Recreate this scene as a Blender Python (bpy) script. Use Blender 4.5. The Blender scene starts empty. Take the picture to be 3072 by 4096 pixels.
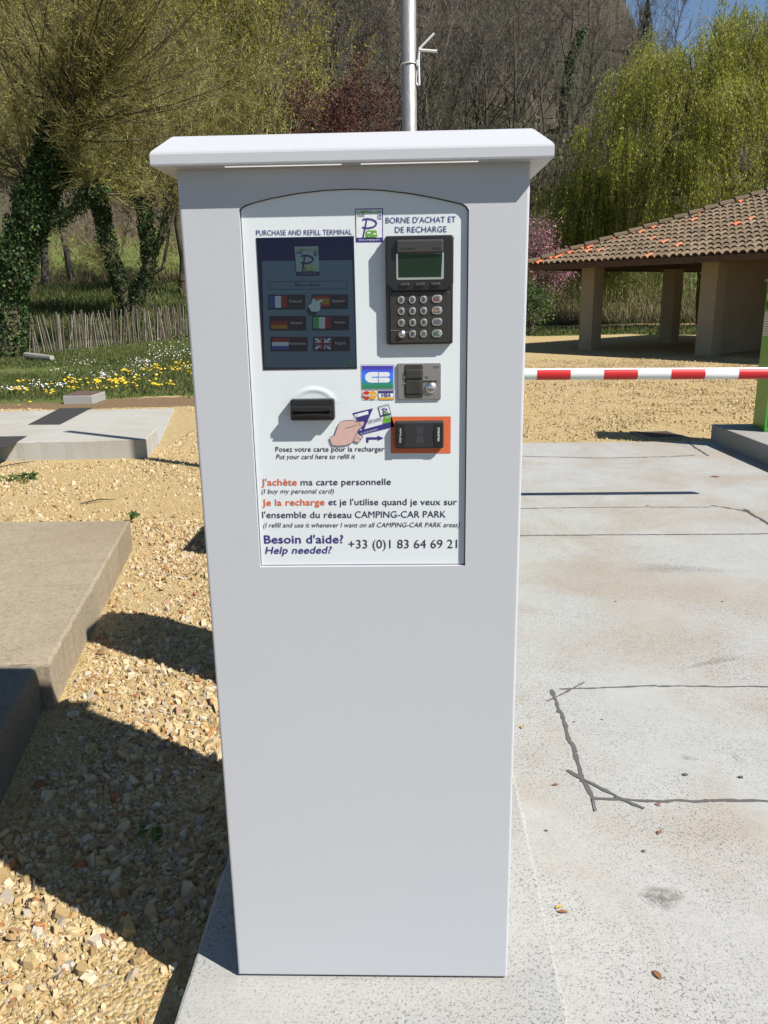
import bpy, bmesh, math, random
import numpy as np
from mathutils import Matrix, Vector
from mathutils.geometry import tessellate_polygon

# ------------------------------------------------------------------ camera, sky, sun, exposure
SC = bpy.context.scene
COL = SC.collection
CAM = np.array([0.0924, -1.4843, 1.60])
YAW, PITCH, ROLL = -0.0319, 0.2616, -0.0167
FPX, CX, CY = 3195.0, 1536.0, 2048.0

def _axes():
    cy, sy, cp, sp = math.cos(YAW), math.sin(YAW), math.cos(PITCH), math.sin(PITCH)
    f = np.array([sy*cp, cy*cp, -sp]); r = np.array([cy, -sy, 0.0]); u = np.cross(r, f)
    c, s = math.cos(ROLL), math.sin(ROLL)
    return np.array([c*r+s*u, -s*r+c*u, f])
AX = _axes()
cam_data = bpy.data.cameras.new('camera')
cam = bpy.data.objects.new('camera', cam_data); COL.objects.link(cam)
M = Matrix.Identity(4)
for i in range(3):
    M[i][0], M[i][1], M[i][2], M[i][3] = AX[0][i], AX[1][i], -AX[2][i], CAM[i]
cam.matrix_world = M
cam_data.sensor_fit = 'VERTICAL'; cam_data.sensor_height = 24.0
cam_data.lens = FPX/4096*24.0
cam_data.clip_start = 0.05; cam_data.clip_end = 3000
SC.camera = cam

SUN_H = np.array([0.857, -0.515]); SUN_EL = math.radians(45.0)
world = bpy.data.worlds.new('World'); SC.world = world; world.use_nodes = True
wn = world.node_tree.nodes; wl = world.node_tree.links
bgn = wn['Background']
sky = wn.new('ShaderNodeTexSky'); sky.sky_type = 'NISHITA'; sky.sun_disc = False
sky.sun_elevation = SUN_EL; sky.sun_rotation = math.atan2(SUN_H[0], SUN_H[1])
sky.air_density = 1.0; sky.dust_density = 0.0; sky.ozone_density = 6.0; sky.altitude = 1500
_tint = wn.new('ShaderNodeMix'); _tint.data_type = 'RGBA'; _tint.blend_type = 'MULTIPLY'; _tint.inputs[0].default_value = 1.0; _tint.inputs[7].default_value = (1.14, 1.0, 0.86, 1)
wl.new(sky.outputs['Color'], _tint.inputs[6]); wl.new(_tint.outputs[2], bgn.inputs['Color']); bgn.inputs['Strength'].default_value = 0.078
sund = bpy.data.lights.new('sun', 'SUN'); sund.energy = 4.9; sund.angle = math.radians(0.53); sund.color = (1.0, 0.96, 0.90)
sun = bpy.data.objects.new('sun', sund); COL.objects.link(sun)
sdir = Vector((SUN_H[0]*math.cos(SUN_EL), SUN_H[1]*math.cos(SUN_EL), math.sin(SUN_EL)))
sun.rotation_euler = sdir.to_track_quat('Z', 'Y').to_euler(); sun.location = (8, -6, 12)
SC.view_settings.view_transform = 'Standard'; SC.view_settings.look = 'None'
SC.view_settings.exposure = 0.78; SC.view_settings.gamma = 1.0
SC.render.film_transparent = False
try:
    SC.cycles.max_bounces = 6; SC.cycles.transparent_max_bounces = 8
except Exception: pass

# ------------------------------------------------------------------ pixel -> place on a real plane
DS = 3072/1659.0
def ray(x, y): return np.array([(x-CX)/FPX, -(y-CY)/FPX, 1.0]) @ AX
def onplane(x, y, ax, v):
    d = ray(x, y); t = (v-CAM[ax])/d[ax]; return CAM+t*d
def G(x, y, z=0.0):            # picture point on a level plane
    return onplane(x*DS, y*DS, 2, z)
def FY(x, y, Y):               # picture point on an upright plane
    return onplane(x*DS, y*DS, 1, Y)
def PZ(x, y, Y):               # full-resolution picture point on the terminal's upright plane -> (X, Z)
    p = onplane(x, y, 1, Y); return (p[0], p[2])

# ------------------------------------------------------------------ terrain
def sst(a, b, x):
    t = np.clip((x-a)/(b-a), 0, 1); return t*t*(3-2*t)
def vnoise(x, y, seed=0):
    xi, yi = np.floor(x), np.floor(y); xf, yf = x-xi, y-yi
    def h(i, j):
        n = np.sin(i*127.1+j*311.7+seed*74.7)*43758.5453; return n-np.floor(n)
    u, v = xf*xf*(3-2*xf), yf*yf*(3-2*yf)
    return (h(xi, yi)*(1-u)+h(xi+1, yi)*u)*(1-v)+(h(xi, yi+1)*(1-u)+h(xi+1, yi+1)*u)*v
def fbm(x, y, seed=0, o=4):
    s = 0; a = 0.5
    for k in range(o): s = s+a*vnoise(x*2**k, y*2**k, seed+k*13); a *= 0.5
    return s
def zt(x, y):
    x = np.asarray(x, float); y = np.asarray(y, float)
    r = np.hypot(x, y+1.5); az = np.degrees(np.arctan2(x, y+1.5))
    bank = 2.8*sst(21, 50, y)*sst(3.0, -3.0, x*1.0) if False else 2.8*sst(21, 50, y)*(1-sst(-3, 3, x))
    bank2 = 1.6*sst(46, 58, y)*sst(-3, 3, x)
    L = 190-140*sst(6.5, 15.0, az) - 15*sst(13, 18, az)
    L = np.where(np.abs(az) > 60, 30, L)
    d = np.maximum(r-57, 0)
    up = L*(1-np.exp(-d/np.maximum(L, 1)*1.25)) if False else np.minimum(d, L)
    front = 1-sst(75, 105, np.abs(az))
    hill = 0.60*up*sst(0, 12, d)*front
    bump = (fbm(x*0.09, y*0.09, 3)-0.5)*3.0*sst(57, 80, r)*front
    return bank+bank2+hill+bump
def hit(x, y, r0=14, r1=260):
    d = ray(x*DS, y*DS); d = d/np.hypot(d[0], d[1])
    t = np.arange(r0, r1, 0.25); P = CAM+t[:, None]*d
    below = np.nonzero(P[:, 2] < zt(P[:, 0], P[:, 1]))[0]
    return P[below[0]] if len(below) else P[-1]

# ------------------------------------------------------------------ materials
def srgb(r, g, b):
    f = lambda c: (c/255/12.92) if c/255 <= 0.04045 else ((c/255+0.055)/1.055)**2.4
    return (f(r), f(g), f(b), 1)
def c4(c): return (c[0], c[1], c[2], 1.0)
class Mt:
    def __init__(s, name, color=(.5, .5, .5), rough=0.6, metal=0.0, spec=0.5):
        s.m = bpy.data.materials.new(name); s.m.use_nodes = True
        s.n = s.m.node_tree.nodes; s.l = s.m.node_tree.links
        s.b = s.n['Principled BSDF']
        s.b.inputs['Base Color'].default_value = c4(color); s.b.inputs['Roughness'].default_value = rough
        s.b.inputs['Metallic'].default_value = metal; s.b.inputs['Specular IOR Level'].default_value = spec
        s._co = None
    def co(s):
        if s._co is None: s._co = s.n.new('ShaderNodeTexCoord').outputs['Object']
        return s._co
    def scaled(s, sc):
        mp = s.n.new('ShaderNodeMapping'); mp.inputs['Scale'].default_value = sc
        s.l.new(s.co(), mp.inputs['Vector']); return mp.outputs[0]
    def noise(s, scale, detail=4, rough=0.55, vec=None, dist=0.0):
        t = s.n.new('ShaderNodeTexNoise'); t.inputs['Scale'].default_value = scale; t.inputs['Detail'].default_value = detail
        t.inputs['Roughness'].default_value = rough; t.inputs['Distortion'].default_value = dist
        s.l.new(vec or s.co(), t.inputs['Vector']); return t.outputs['Fac']
    def vor(s, scale, feature='F1', out='Distance', vec=None, rnd=1.0):
        t = s.n.new('ShaderNodeTexVoronoi'); t.feature = feature; t.inputs['Scale'].default_value = scale
        t.inputs['Randomness'].default_value = rnd
        s.l.new(vec or s.co(), t.inputs['Vector']); return t.outputs[out]
    def ramp(s, fac, stops, interp='LINEAR'):
        r = s.n.new('ShaderNodeValToRGB'); r.color_ramp.interpolation = interp
        e = r.color_ramp.elements
        while len(e) < len(stops): e.new(0.5)
        for i, (p, c) in enumerate(stops): e[i].position = p; e[i].color = c4(c)
        s.l.new(fac, r.inputs['Fac']); return r.outputs['Color']
    def val(s, fac, a, b, lo=0.0, hi=1.0):
        r = s.n.new('ShaderNodeMapRange'); r.clamp = True
        for k, v in zip(('From Min', 'From Max', 'To Min', 'To Max'), (a, b, lo, hi)): r.inputs[k].default_value = v
        s.l.new(fac, r.inputs['Value']); return r.outputs[0]
    def mix(s, fac, a, b, mode='MIX'):
        x = s.n.new('ShaderNodeMix'); x.data_type = 'RGBA'; x.blend_type = mode; x.clamp_factor = True
        for sock, v in ((x.inputs[0], fac), (x.inputs[6], a), (x.inputs[7], b)):
            if isinstance(v, (int, float)): sock.default_value = v
            elif isinstance(v, tuple): sock.default_value = c4(v)
            else: s.l.new(v, sock)
        return x.outputs[2]
    def math(s, op, a, b=0.0):
        x = s.n.new('ShaderNodeMath'); x.operation = op
        for sock, v in ((x.inputs[0], a), (x.inputs[1], b)):
            if isinstance(v, (int, float)): sock.default_value = v
            else: s.l.new(v, sock)
        return x.outputs[0]
    def attr(s, name, out='Fac'):
        a = s.n.new('ShaderNodeAttribute'); a.attribute_name = name; return a.outputs[out]
    def color(s, c): s.l.new(c, s.b.inputs['Base Color']); return s
    def rough(s, r): s.l.new(r, s.b.inputs['Roughness']); return s
    def bump(s, h, strength=0.3, dist=0.01):
        b = s.n.new('ShaderNodeBump'); b.inputs['Strength'].default_value = strength; b.inputs['Distance'].default_value = dist
        s.l.new(h, b.inputs['Height']); s.l.new(b.outputs[0], s.b.inputs['Normal']); return s
    def translucent(s, col, fac=0.3):
        t = s.n.new('ShaderNodeBsdfTranslucent')
        if isinstance(col, tuple): t.inputs[0].default_value = c4(col)
        else: s.l.new(col, t.inputs[0])
        x = s.n.new('ShaderNodeMixShader'); x.inputs[0].default_value = fac
        out = s.n['Material Output']
        s.l.new(s.b.outputs[0], x.inputs[1]); s.l.new(t.outputs[0], x.inputs[2]); s.l.new(x.outputs[0], out.inputs[0]); return s
    def emit(s, c, st):
        s.b.inputs['Emission Color'].default_value = c4(c); s.b.inputs['Emission Strength'].default_value = st; return s

def flat(name, c, rough=0.5, **k):
    c = tuple(x*.72 for x in c)
    m = Mt(name, c, rough, **k); n = m.noise(160, 2)
    m.color(m.mix(m.val(n, .3, .7), tuple(x*.93 for x in c[:3]), tuple(min(1, x*1.05) for x in c[:3]))); return m.m

# ------------------------------------------------------------------ objects
def link(o, parent=None):
    COL.objects.link(o)
    if parent is not None: o.parent = parent
    return o
def tag(o, label=None, cat=None, group=None, kind=None):
    if label: o['label'] = label
    if cat: o['category'] = cat
    if group: o['group'] = group
    if kind: o['kind'] = kind
    return o
def thing(name, label, cat, loc=(0, 0, 0), group=None):
    o = bpy.data.objects.new(name, None); o.empty_display_size = 0.1; o.location = loc
    link(o); return tag(o, label, cat, group)
def obj(name, V, F, mats, parent=None, smooth=False, mi=None):
    """vertices are in world space; a parented part is stored relative to its thing"""
    me = bpy.data.meshes.new(name)
    V = np.asarray(V, float)
    off = np.zeros(3); p = parent
    while p is not None: off = off+np.array(p.location); p = p.parent
    V = V-off
    me.from_pydata(V.tolist(), [], [list(map(int, f)) for f in F])
    for m in (mats if isinstance(mats, (list, tuple)) else [mats]): me.materials.append(m)
    if mi is not None: me.polygons.foreach_set('material_index', np.asarray(mi, np.int32))
    if smooth: me.polygons.foreach_set('use_smooth', np.ones(len(me.polygons), bool))
    me.update()
    return link(bpy.data.objects.new(name, me), parent)
def fast(name, V, quads, mats, parent=None, smooth=False, attr=None, mi=None):
    """numpy mesh of faces with a fixed corner count"""
    V = np.ascontiguousarray(V, np.float32); Q = np.ascontiguousarray(quads, np.int32); k = Q.shape[1]
    off = np.zeros(3); p = parent
    while p is not None: off = off+np.array(p.location); p = p.parent
    V = V-off.astype(np.float32)
    me = bpy.data.meshes.new(name)
    me.vertices.add(len(V)); me.vertices.foreach_set('co', V.ravel())
    me.loops.add(Q.size); me.loops.foreach_set('vertex_index', Q.ravel())
    me.polygons.add(len(Q)); me.polygons.foreach_set('loop_start', np.arange(0, Q.size, k, dtype=np.int32))
    me.polygons.foreach_set('loop_total', np.full(len(Q), k, np.int32))
    for m in (mats if isinstance(mats, (list, tuple)) else [mats]): me.materials.append(m)
    if mi is not None: me.polygons.foreach_set('material_index', np.asarray(mi, np.int32))
    if smooth: me.polygons.foreach_set('use_smooth', np.ones(len(Q), bool))
    if not smooth: me.shade_flat()
    if attr:
        for an, vals in attr.items():
            dom = 'POINT' if len(vals) == len(V) else 'FACE'
            a = me.attributes.new(an, 'FLOAT', dom); a.data.foreach_set('value', np.ascontiguousarray(vals, np.float32))
    me.update(calc_edges=True); me.validate()
    return link(bpy.data.objects.new(name, me), parent)

class MB:
    def __init__(s): s.V = []; s.F = []; s.M = []
    def add(s, V, F, m=0):
        n = len(s.V); s.V += [tuple(map(float, v)) for v in V]; s.F += [tuple(i+n for i in f) for f in F]; s.M += [m]*len(F); return s
    def box(s, a, b, m=0, bev=0.0):
        x0, y0, z0 = a; x1, y1, z1 = b
        if bev <= 0:
            V = [(x0, y0, z0), (x1, y0, z0), (x1, y1, z0), (x0, y1, z0), (x0, y0, z1), (x1, y0, z1), (x1, y1, z1), (x0, y1, z1)]
            return s.add(V, [(0, 3, 2, 1), (4, 5, 6, 7), (0, 1, 5, 4), (1, 2, 6, 5), (2, 3, 7, 6), (3, 0, 4, 7)], m)
        bm = bmesh.new(); bmesh.ops.create_cube(bm, size=1.0)
        for v in bm.verts: v.co = Vector(((x0+x1)/2+v.co.x*(x1-x0), (y0+y1)/2+v.co.y*(y1-y0), (z0+z1)/2+v.co.z*(z1-z0)))
        bmesh.ops.bevel(bm, geom=bm.edges[:], offset=bev, segments=2, profile=0.5, affect='EDGES')
        bm.verts.index_update(); V = [v.co[:] for v in bm.verts]; F = [[v.index for v in f.verts] for f in bm.faces]; bm.free()
        return s.add(V, F, m)
    def prism(s, base, top, m=0):      # two matching loops
        n = len(base); V = list(base)+list(top)
        F = [tuple(range(n))[::-1], tuple(range(n, 2*n))]+[(i, (i+1) % n, n+(i+1) % n, n+i) for i in range(n)]
        return s.add(V, F, m)
    def tube(s, pts, r, sides=8, m=0, cap=True):
        pts = [np.asarray(p, float) for p in pts]; rs = r if isinstance(r, (list, tuple)) else [r]*len(pts)
        V = []
        for i, p in enumerate(pts):
            d = pts[min(i+1, len(pts)-1)]-pts[max(i-1, 0)]; d = d/np.linalg.norm(d)
            a = np.array([0, 0, 1.]) if abs(d[2]) < .9 else np.array([1., 0, 0])
            u = np.cross(d, a); u /= np.linalg.norm(u); w = np.cross(d, u)
            V += [p+rs[i]*(math.cos(2*math.pi*k/sides)*u+math.sin(2*math.pi*k/sides)*w) for k in range(sides)]
        F = [(i*sides+k, i*sides+(k+1) % sides, (i+1)*sides+(k+1) % sides, (i+1)*sides+k) for i in range(len(pts)-1) for k in range(sides)]
        if cap: F += [tuple(range(sides))[::-1], tuple(range((len(pts)-1)*sides, len(pts)*sides))]
        return s.add(V, F, m)
    def build(s, name, mats, parent=None, smooth=False): return obj(name, s.V, s.F, mats, parent, smooth, s.M)

def segs(P0, P1, R0, R1, sides=3):
    P0, P1 = np.asarray(P0, float), np.asarray(P1, float); n = len(P0)
    d = P1-P0; d /= np.maximum(np.linalg.norm(d, axis=1, keepdims=True), 1e-9)
    a = np.where(np.abs(d[:, 2:3]) < .9, np.array([[0, 0, 1.]]), np.array([[1., 0, 0]]))
    u = np.cross(d, a); u /= np.linalg.norm(u, axis=1, keepdims=True); w = np.cross(d, u)
    V = np.zeros((n, 2*sides, 3))
    for k in range(sides):
        o = math.cos(2*math.pi*k/sides)*u+math.sin(2*math.pi*k/sides)*w
        V[:, k] = P0+o*np.asarray(R0)[:, None]; V[:, sides+k] = P1+o*np.asarray(R1)[:, None]
    F = np.array([[k, (k+1) % sides, sides+(k+1) % sides, sides+k] for k in range(sides)])
    Q = (np.arange(n)[:, None, None]*2*sides+F[None]).reshape(-1, 4)
    return V.reshape(-1, 3), Q
def leafquads(rs, C, size, aspect=0.5, dirs=None, flatness=0.0):
    """one leaf-sized four-cornered face for each centre"""
    n = len(C)
    if dirs is None: dirs = rs.normal(size=(n, 3))
    d = dirs/np.linalg.norm(dirs, axis=1, keepdims=True)
    q = rs.normal(size=(n, 3)); s = np.cross(d, q); s /= np.linalg.norm(s, axis=1, keepdims=True)
    L = (np.asarray(size)*np.ones(n))[:, None]; W = L*aspect
    V = np.stack([C-d*L*.5, C+s*W*.5, C+d*L*.5, C-s*W*.5], 1).reshape(-1, 3)
    return V, np.arange(4*n).reshape(n, 4)
def cat(parts):
    Vs, Qs, n = [], [], 0
    for V, Q in parts: Vs.append(V); Qs.append(Q+n); n += len(V)
    return np.concatenate(Vs), np.concatenate(Qs)

# ------------------------------------------------------------------ colours
PURPLE = (0.045, 0.03, 0.22); INK = (0.02, 0.02, 0.06)
def mk_paint(name, c, rough=0.42, speck=0.04, scale=900):
    c = tuple(x*.72 for x in c)
    m = Mt(name, c, rough); n = m.noise(scale, 2, .6); big = m.noise(2.2, 3)
    k = m.mix(m.val(n, .3, .7), tuple(x*(1-speck) for x in c), tuple(min(1, x*(1+speck)) for x in c))
    m.color(m.mix(m.val(big, .35, .7, 0, .25), k, tuple(x*.94 for x in c))); m.bump(n, .05, .001); return m.m
M_body = mk_paint('grey_powder_coat', (0.585, 0.597, 0.622), .45)
M_panel = mk_paint('white_panel', (0.82, 0.86, 0.87), .35, .015, 500)
M_gap = flat('dark_gap', (0.01, 0.01, 0.012), .8)
M_purple = flat('purple_print', PURPLE, .5)
M_ink = flat('dark_ink', INK, .5)
M_orange = flat('orange_print', (0.78, 0.16, 0.05), .5)
M_white = flat('white_print', (0.85, 0.87, 0.88), .5)
M_green = flat('green_print', (0.16, 0.42, 0.03), .5)
M_skin = flat('pink_print', (0.70, 0.46, 0.40), .5)
M_red = flat('red_print', (0.62, 0.03, 0.02), .5)
M_yel = flat('amber_print', (0.82, 0.42, 0.03), .5)
M_blk = mk_paint('black_plastic', (0.016, 0.016, 0.017), .35, .1, 700)
M_charcoal = mk_paint('charcoal_plastic', (0.05, 0.047, 0.043), .42, .12, 700)
M_dkgrey = mk_paint('dark_grey_plastic', (0.024, 0.025, 0.028), .5, .1, 700)
M_steel = Mt('brushed_steel', (0.62, 0.60, 0.57), .3, 1.0).m
M_keycap = flat('grey_key', (0.13, 0.13, 0.135), .45)
mm = Mt('sparkling_cast_metal', (0.30, 0.28, 0.26), .42, .75); nn = mm.noise(1400, 2, .7)
mm.color(mm.ramp(nn, [(.3, (.20, .185, .17)), (.62, (.38, .36, .34)), (.78, (.8, .78, .75))])); mm.bump(nn, .25, .001); M_cast = mm.m

# ------------------------------------------------------------------ lettering in the built-in font
_tc = {}
def textgeo(s, bold=0.0, ital=0.0):
    k = (s, bold, ital)
    if k in _tc: return _tc[k]
    cu = bpy.data.curves.new('lettering', 'FONT'); cu.body = s; cu.size = 1.0; cu.offset = bold; cu.shear = ital; cu.resolution_u = 3
    cu.space_character = 1.0+bold*1.5
    o = bpy.data.objects.new('lettering', cu); COL.objects.link(o)
    dg = bpy.context.evaluated_depsgraph_get(); me = bpy.data.meshes.new_from_object(o.evaluated_get(dg))
    V = np.array([v.co[:2] for v in me.vertices]) if len(me.vertices) else np.zeros((0, 2))
    F = [tuple(p.vertices) for p in me.polygons]
    bpy.data.objects.remove(o); bpy.data.curves.remove(cu); bpy.data.meshes.remove(me)
    _tc[k] = (V, F); return _tc[k]
_H = textgeo('H')[0]; CAPH = _H[:, 1].max()-_H[:, 1].min()

class Dec:
    """flat print on an upright surface, in layers a fraction of a millimetre apart"""
    def __init__(s, Y, step=0.00035): s.Y = Y; s.mb = MB(); s.step = step; s.mats = []
    def _m(s, m):
        if m not in s.mats: s.mats.append(m)
        return s.mats.index(m)
    def lift(s, layer): return s.Y-s.step*(layer+1)
    def P(s, x, y): return np.array(PZ(x, y, s.Y))
    def put(s, pts, F, m, layer):
        y = s.lift(layer); s.mb.add([(p[0], y, p[1]) for p in pts], F, s._m(m))
    def poly(s, px, m, layer=0):
        pts = [s.P(*p) for p in px]
        tri = tessellate_polygon([[Vector((p[0], p[1], 0)) for p in pts]])
        s.put(pts, tri, m, layer); return s
    def rect(s, x0, y0, x1, y1, m, layer=0): return s.poly([(x0, y0), (x1, y0), (x1, y1), (x0, y1)], m, layer)
    def circ(s, x, y, r, m, layer=0, ry=None, n=24):
        return s.poly([(x+r*math.cos(2*math.pi*k/n), y+(ry or r)*math.sin(2*math.pi*k/n)) for k in range(n)], m, layer)
    def stroke(s, px, w, m, layer=0, closed=False):
        p = np.array(px, float); n = len(p); L, R_ = [], []
        for i in range(n):
            a = p[i-1] if (i > 0 or closed) else p[i]; b = p[(i+1) % n] if (i < n-1 or closed) else p[i]
            d1 = p[i]-a; d2 = b-p[i]
            d1 = d1/(np.linalg.norm(d1) or 1); d2 = d2/(np.linalg.norm(d2) or 1)
            t = d1+d2; t = t/(np.linalg.norm(t) or 1); nrm = np.array([-t[1], t[0]])
            c = max(.4, abs(np.dot(nrm, [-d2[1], d2[0]] if np.any(d2) else [-d1[1], d1[0]])))
            L.append(p[i]+nrm*w/2/c); R_.append(p[i]-nrm*w/2/c)
        pts = [s.P(*q) for q in L+R_]; e = n if closed else n-1
        s.put(pts, [(i, (i+1) % n, n+(i+1) % n, n+i) for i in range(e)], m, layer); return s
    def text(s, t, x0, y0, x1, y1, cap, m, layer=1, bold=0.0, ital=0.0, rot=False):
        V, F = textgeo(t, bold, ital)
        if not len(V): return s
        o = s.P(x0, y0); e = s.P(x1, y1)
        if rot: up = s.P(x0+rot[0], y0+rot[1])-o
        else: up = s.P(x0, y0-cap)-o; up = np.array([0, np.hypot(*up)])
        a, b = V[:, 0].min(), V[:, 0].max()
        pts = o+np.outer((V[:, 0]-a)/(b-a), e-o)+np.outer(V[:, 1]/CAPH, up)
        s.put(pts, F, m, layer); return s
    def build(s, name, parent): return s.mb.build(name, s.mats, parent)

def plate(mb, outline, yf, yb, bev=0.002, m=0, steps=2):
    """solid slab: outline [(x,z)] at depth yb, front face at yf with a rounded rim"""
    p = np.array(outline, float); n = len(p)
    area = 0.5*np.sum(p[:, 0]*np.roll(p[:, 1], -1)-np.roll(p[:, 0], -1)*p[:, 1])
    if area < 0: p = p[::-1]
    d1 = p-np.roll(p, 1, 0); d2 = np.roll(p, -1, 0)-p
    d1 /= np.linalg.norm(d1, axis=1, keepdims=True)+1e-12; d2 /= np.linalg.norm(d2, axis=1, keepdims=True)+1e-12
    n1 = np.stack([-d1[:, 1], d1[:, 0]], 1); n2 = np.stack([-d2[:, 1], d2[:, 0]], 1)
    nn = n1+n2; nn /= np.linalg.norm(nn, axis=1, keepdims=True); c = np.maximum((nn*n1).sum(1, keepdims=True), .3)
    inn = nn/c
    rings = [(p, yb)]
    for k in range(steps+1):
        t = k/steps*math.pi/2; rings.append((p+inn*bev*(1-math.cos(t)), yf+bev*(1-math.sin(t))))
    V = []; F = []
    for q, y in rings: V += [(a, y, b) for a, b in q]
    for r in range(len(rings)-1):
        for i in range(n):
            F.append((r*n+i, r*n+(i+1) % n, (r+1)*n+(i+1) % n, (r+1)*n+i))
    F.append(tuple(range((len(rings)-1)*n, len(rings)*n)))
    F.append(tuple(range(n))[::-1])
    mb.add(V, F, m); return mb
def rrect(x0, z0, x1, z1, r, n=5):
    out = []
    for cx, cz, a in ((x1-r, z1-r, 0), (x0+r, z1-r, 90), (x0+r, z0+r, 180), (x1-r, z0+r, 270)):
        out += [(cx+r*math.cos(math.radians(a+90*k/n)), cz+r*math.sin(math.radians(a+90*k/n))) for k in range(n+1)]
    return out
def pxrect(x0, y0, x1, y1, Y):   # axis-aligned rectangle whose corners average the picture's
    a, b, c, d = PZ(x0, y0, Y), PZ(x1, y0, Y), PZ(x1, y1, Y), PZ(x0, y1, Y)
    return ((a[0]+d[0])/2, (c[1]+d[1])/2, (b[0]+c[0])/2, (a[1]+b[1])/2)

# ================================================================== GROUND
def grass_mask(x, y):
    e = 0.9*(fbm(x*0.5, y*0.5, 5)-0.5)*2
    edge = 11.9+0.10*(x+6)+e*1.0
    left = sst(-0.5, 0.6, y-edge)*(1-sst(-2.0, 0.5, x+e))
    wear = sst(.52, .62, fbm(x*0.22+7, y*0.22, 9))*sst(16, 13, y) if False else 0
    track = 1-np.exp(-((y-(41+0.10*x+1.5*e))/2.3)**2)
    right = sst(31.0, 33.0, y+e*2+0.15*(x-8))*track*sst(-1.0, 2, x)
    mid = sst(33.0, 35.5, y+e*2)*sst(-4, -2, x)*(1-sst(1.5, 3.5, x))
    return np.clip(np.maximum(np.maximum(left, right), mid), 0, 1)
def dirt_mask(x, y):
    e = (fbm(x*0.6, y*0.6, 15)-0.5)
    a = np.exp(-((y-(11.5+0.08*(x+6)+e*1.2))/0.85)**2)*(1-sst(-2.0, 0.0, x))
    b = np.exp(-((x+9.6)/2.6)**2-((y-18.2)/1.5)**2)
    return np.clip(a+b*0.9, 0, 1)
def build_ground():
    azf = np.radians(np.arange(-32, 32.01, 0.28)); azb = np.radians(np.arange(38, 322.1, 6.0))
    az = np.concatenate([azf, azb])
    r = np.concatenate([[0.0, 0.6, 1.2, 1.8], np.arange(2.4, 9, .35), np.arange(9, 30, .22), np.arange(30, 62, .5), np.arange(62, 260, 2.2), [280, 320, 400, 600, 1000, 1800]])
    A, Rr = np.meshgrid(az, r, indexing='ij')
    X = Rr*np.sin(A); Y = Rr*np.cos(A)-1.5
    Z = zt(X, Y)
    n, k = X.shape
    V = np.stack([X, Y, Z], -1).reshape(-1, 3)
    i, j = np.meshgrid(np.arange(n), np.arange(k-1), indexing='ij')
    i2 = (i+1) % n
    Q = np.stack([i*k+j, i2*k+j, i2*k+j+1, i*k+j+1], -1).reshape(-1, 4)
    gm = grass_mask(X, Y); dm = dirt_mask(X, Y)
    rr = np.hypot(X, Y+1.5)
    fm = sst(47, 60, rr-11-0*X+3*(fbm(X*.15, Y*.15, 2)-.5))
    gm = np.where(rr > 40, np.maximum(gm, sst(40, 44, rr)*(X < 0)), gm)
    m = Mt('gravel_grass_and_leaf_litter', rough=.9, spec=.2)
    # gravel bed
    v1 = m.vor(75, 'F1', 'Color'); sep = m.n.new('ShaderNodeSeparateColor'); m.l.new(v1, sep.inputs[0])
    gcol = m.ramp(sep.outputs[0], [(0, (.296, .200, .081)), (.3, (.414, .303, .141)), (.62, (.488, .385, .200)), (.86, (.533, .459, .311)), (.95, (.355, .155, .052)), (1, (.459, .429, .385))])
    fine = m.noise(260, 3, .7); gcol = m.mix(m.val(fine, .3, .7, .55, 0.0), gcol, (.385, .274, .118))
    pat = m.noise(0.55, 4, .6); gcol = m.mix(m.val(pat, .42, .68, 0, .55), gcol, (.429, .296, .118))
    pat2 = m.noise(6.0, 4, .6); gcol = m.mix(m.val(pat2, .45, .75, 0, .5), gcol, (.503, .407, .229))
    # lawn
    gn = m.noise(1.3, 5, .6); gf = m.noise(22, 4, .7)
    gr = m.mix(m.val(gf, .3, .7), (.045, .075, .016), (.12, .16, .035)); gr = m.mix(m.val(gn, .45, .65, 0, .6), gr, (.17, .15, .06))
    dirt = m.mix(m.val(gf, .3, .7), (.13, .085, .045), (.25, .17, .095))
    # forest floor
    f1 = m.noise(.11, 5, .65); f2 = m.noise(3.0, 6, .75)
    fl = m.mix(m.val(f2, .3, .7), (.035, .028, .021), (.105, .082, .058))
    fl = m.mix(m.val(f1, .5, .62, 0, .8), fl, m.mix(m.val(f2, .35, .7), (.025, .036, .012), (.065, .08, .026)))
    def edge(mask, sc=5.0):
        nz = m.noise(sc, 5, .7); return m.val(m.math('ADD', m.attr(mask), m.math('MULTIPLY', m.math('SUBTRACT', nz, .5), .9)), .42, .58)
    c = m.mix(edge('w_dirt'), gcol, dirt); c = m.mix(edge('w_grass', 7), c, gr); c = m.mix(m.math('MULTIPLY', edge('w_forest', 1.2), 1.0), c, fl)
    m.color(c)
    hgt = m.math('ADD', m.math('MULTIPLY', m.vor(75), -1.0), m.math('MULTIPLY', fine, .4)); m.bump(hgt, .9, .012)
    o = fast('ground', V, Q, m.m, smooth=True, attr={'w_grass': gm.ravel(), 'w_dirt': dm.ravel(), 'w_forest': fm.ravel()})
    tag(o, kind='structure')
build_ground()

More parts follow.
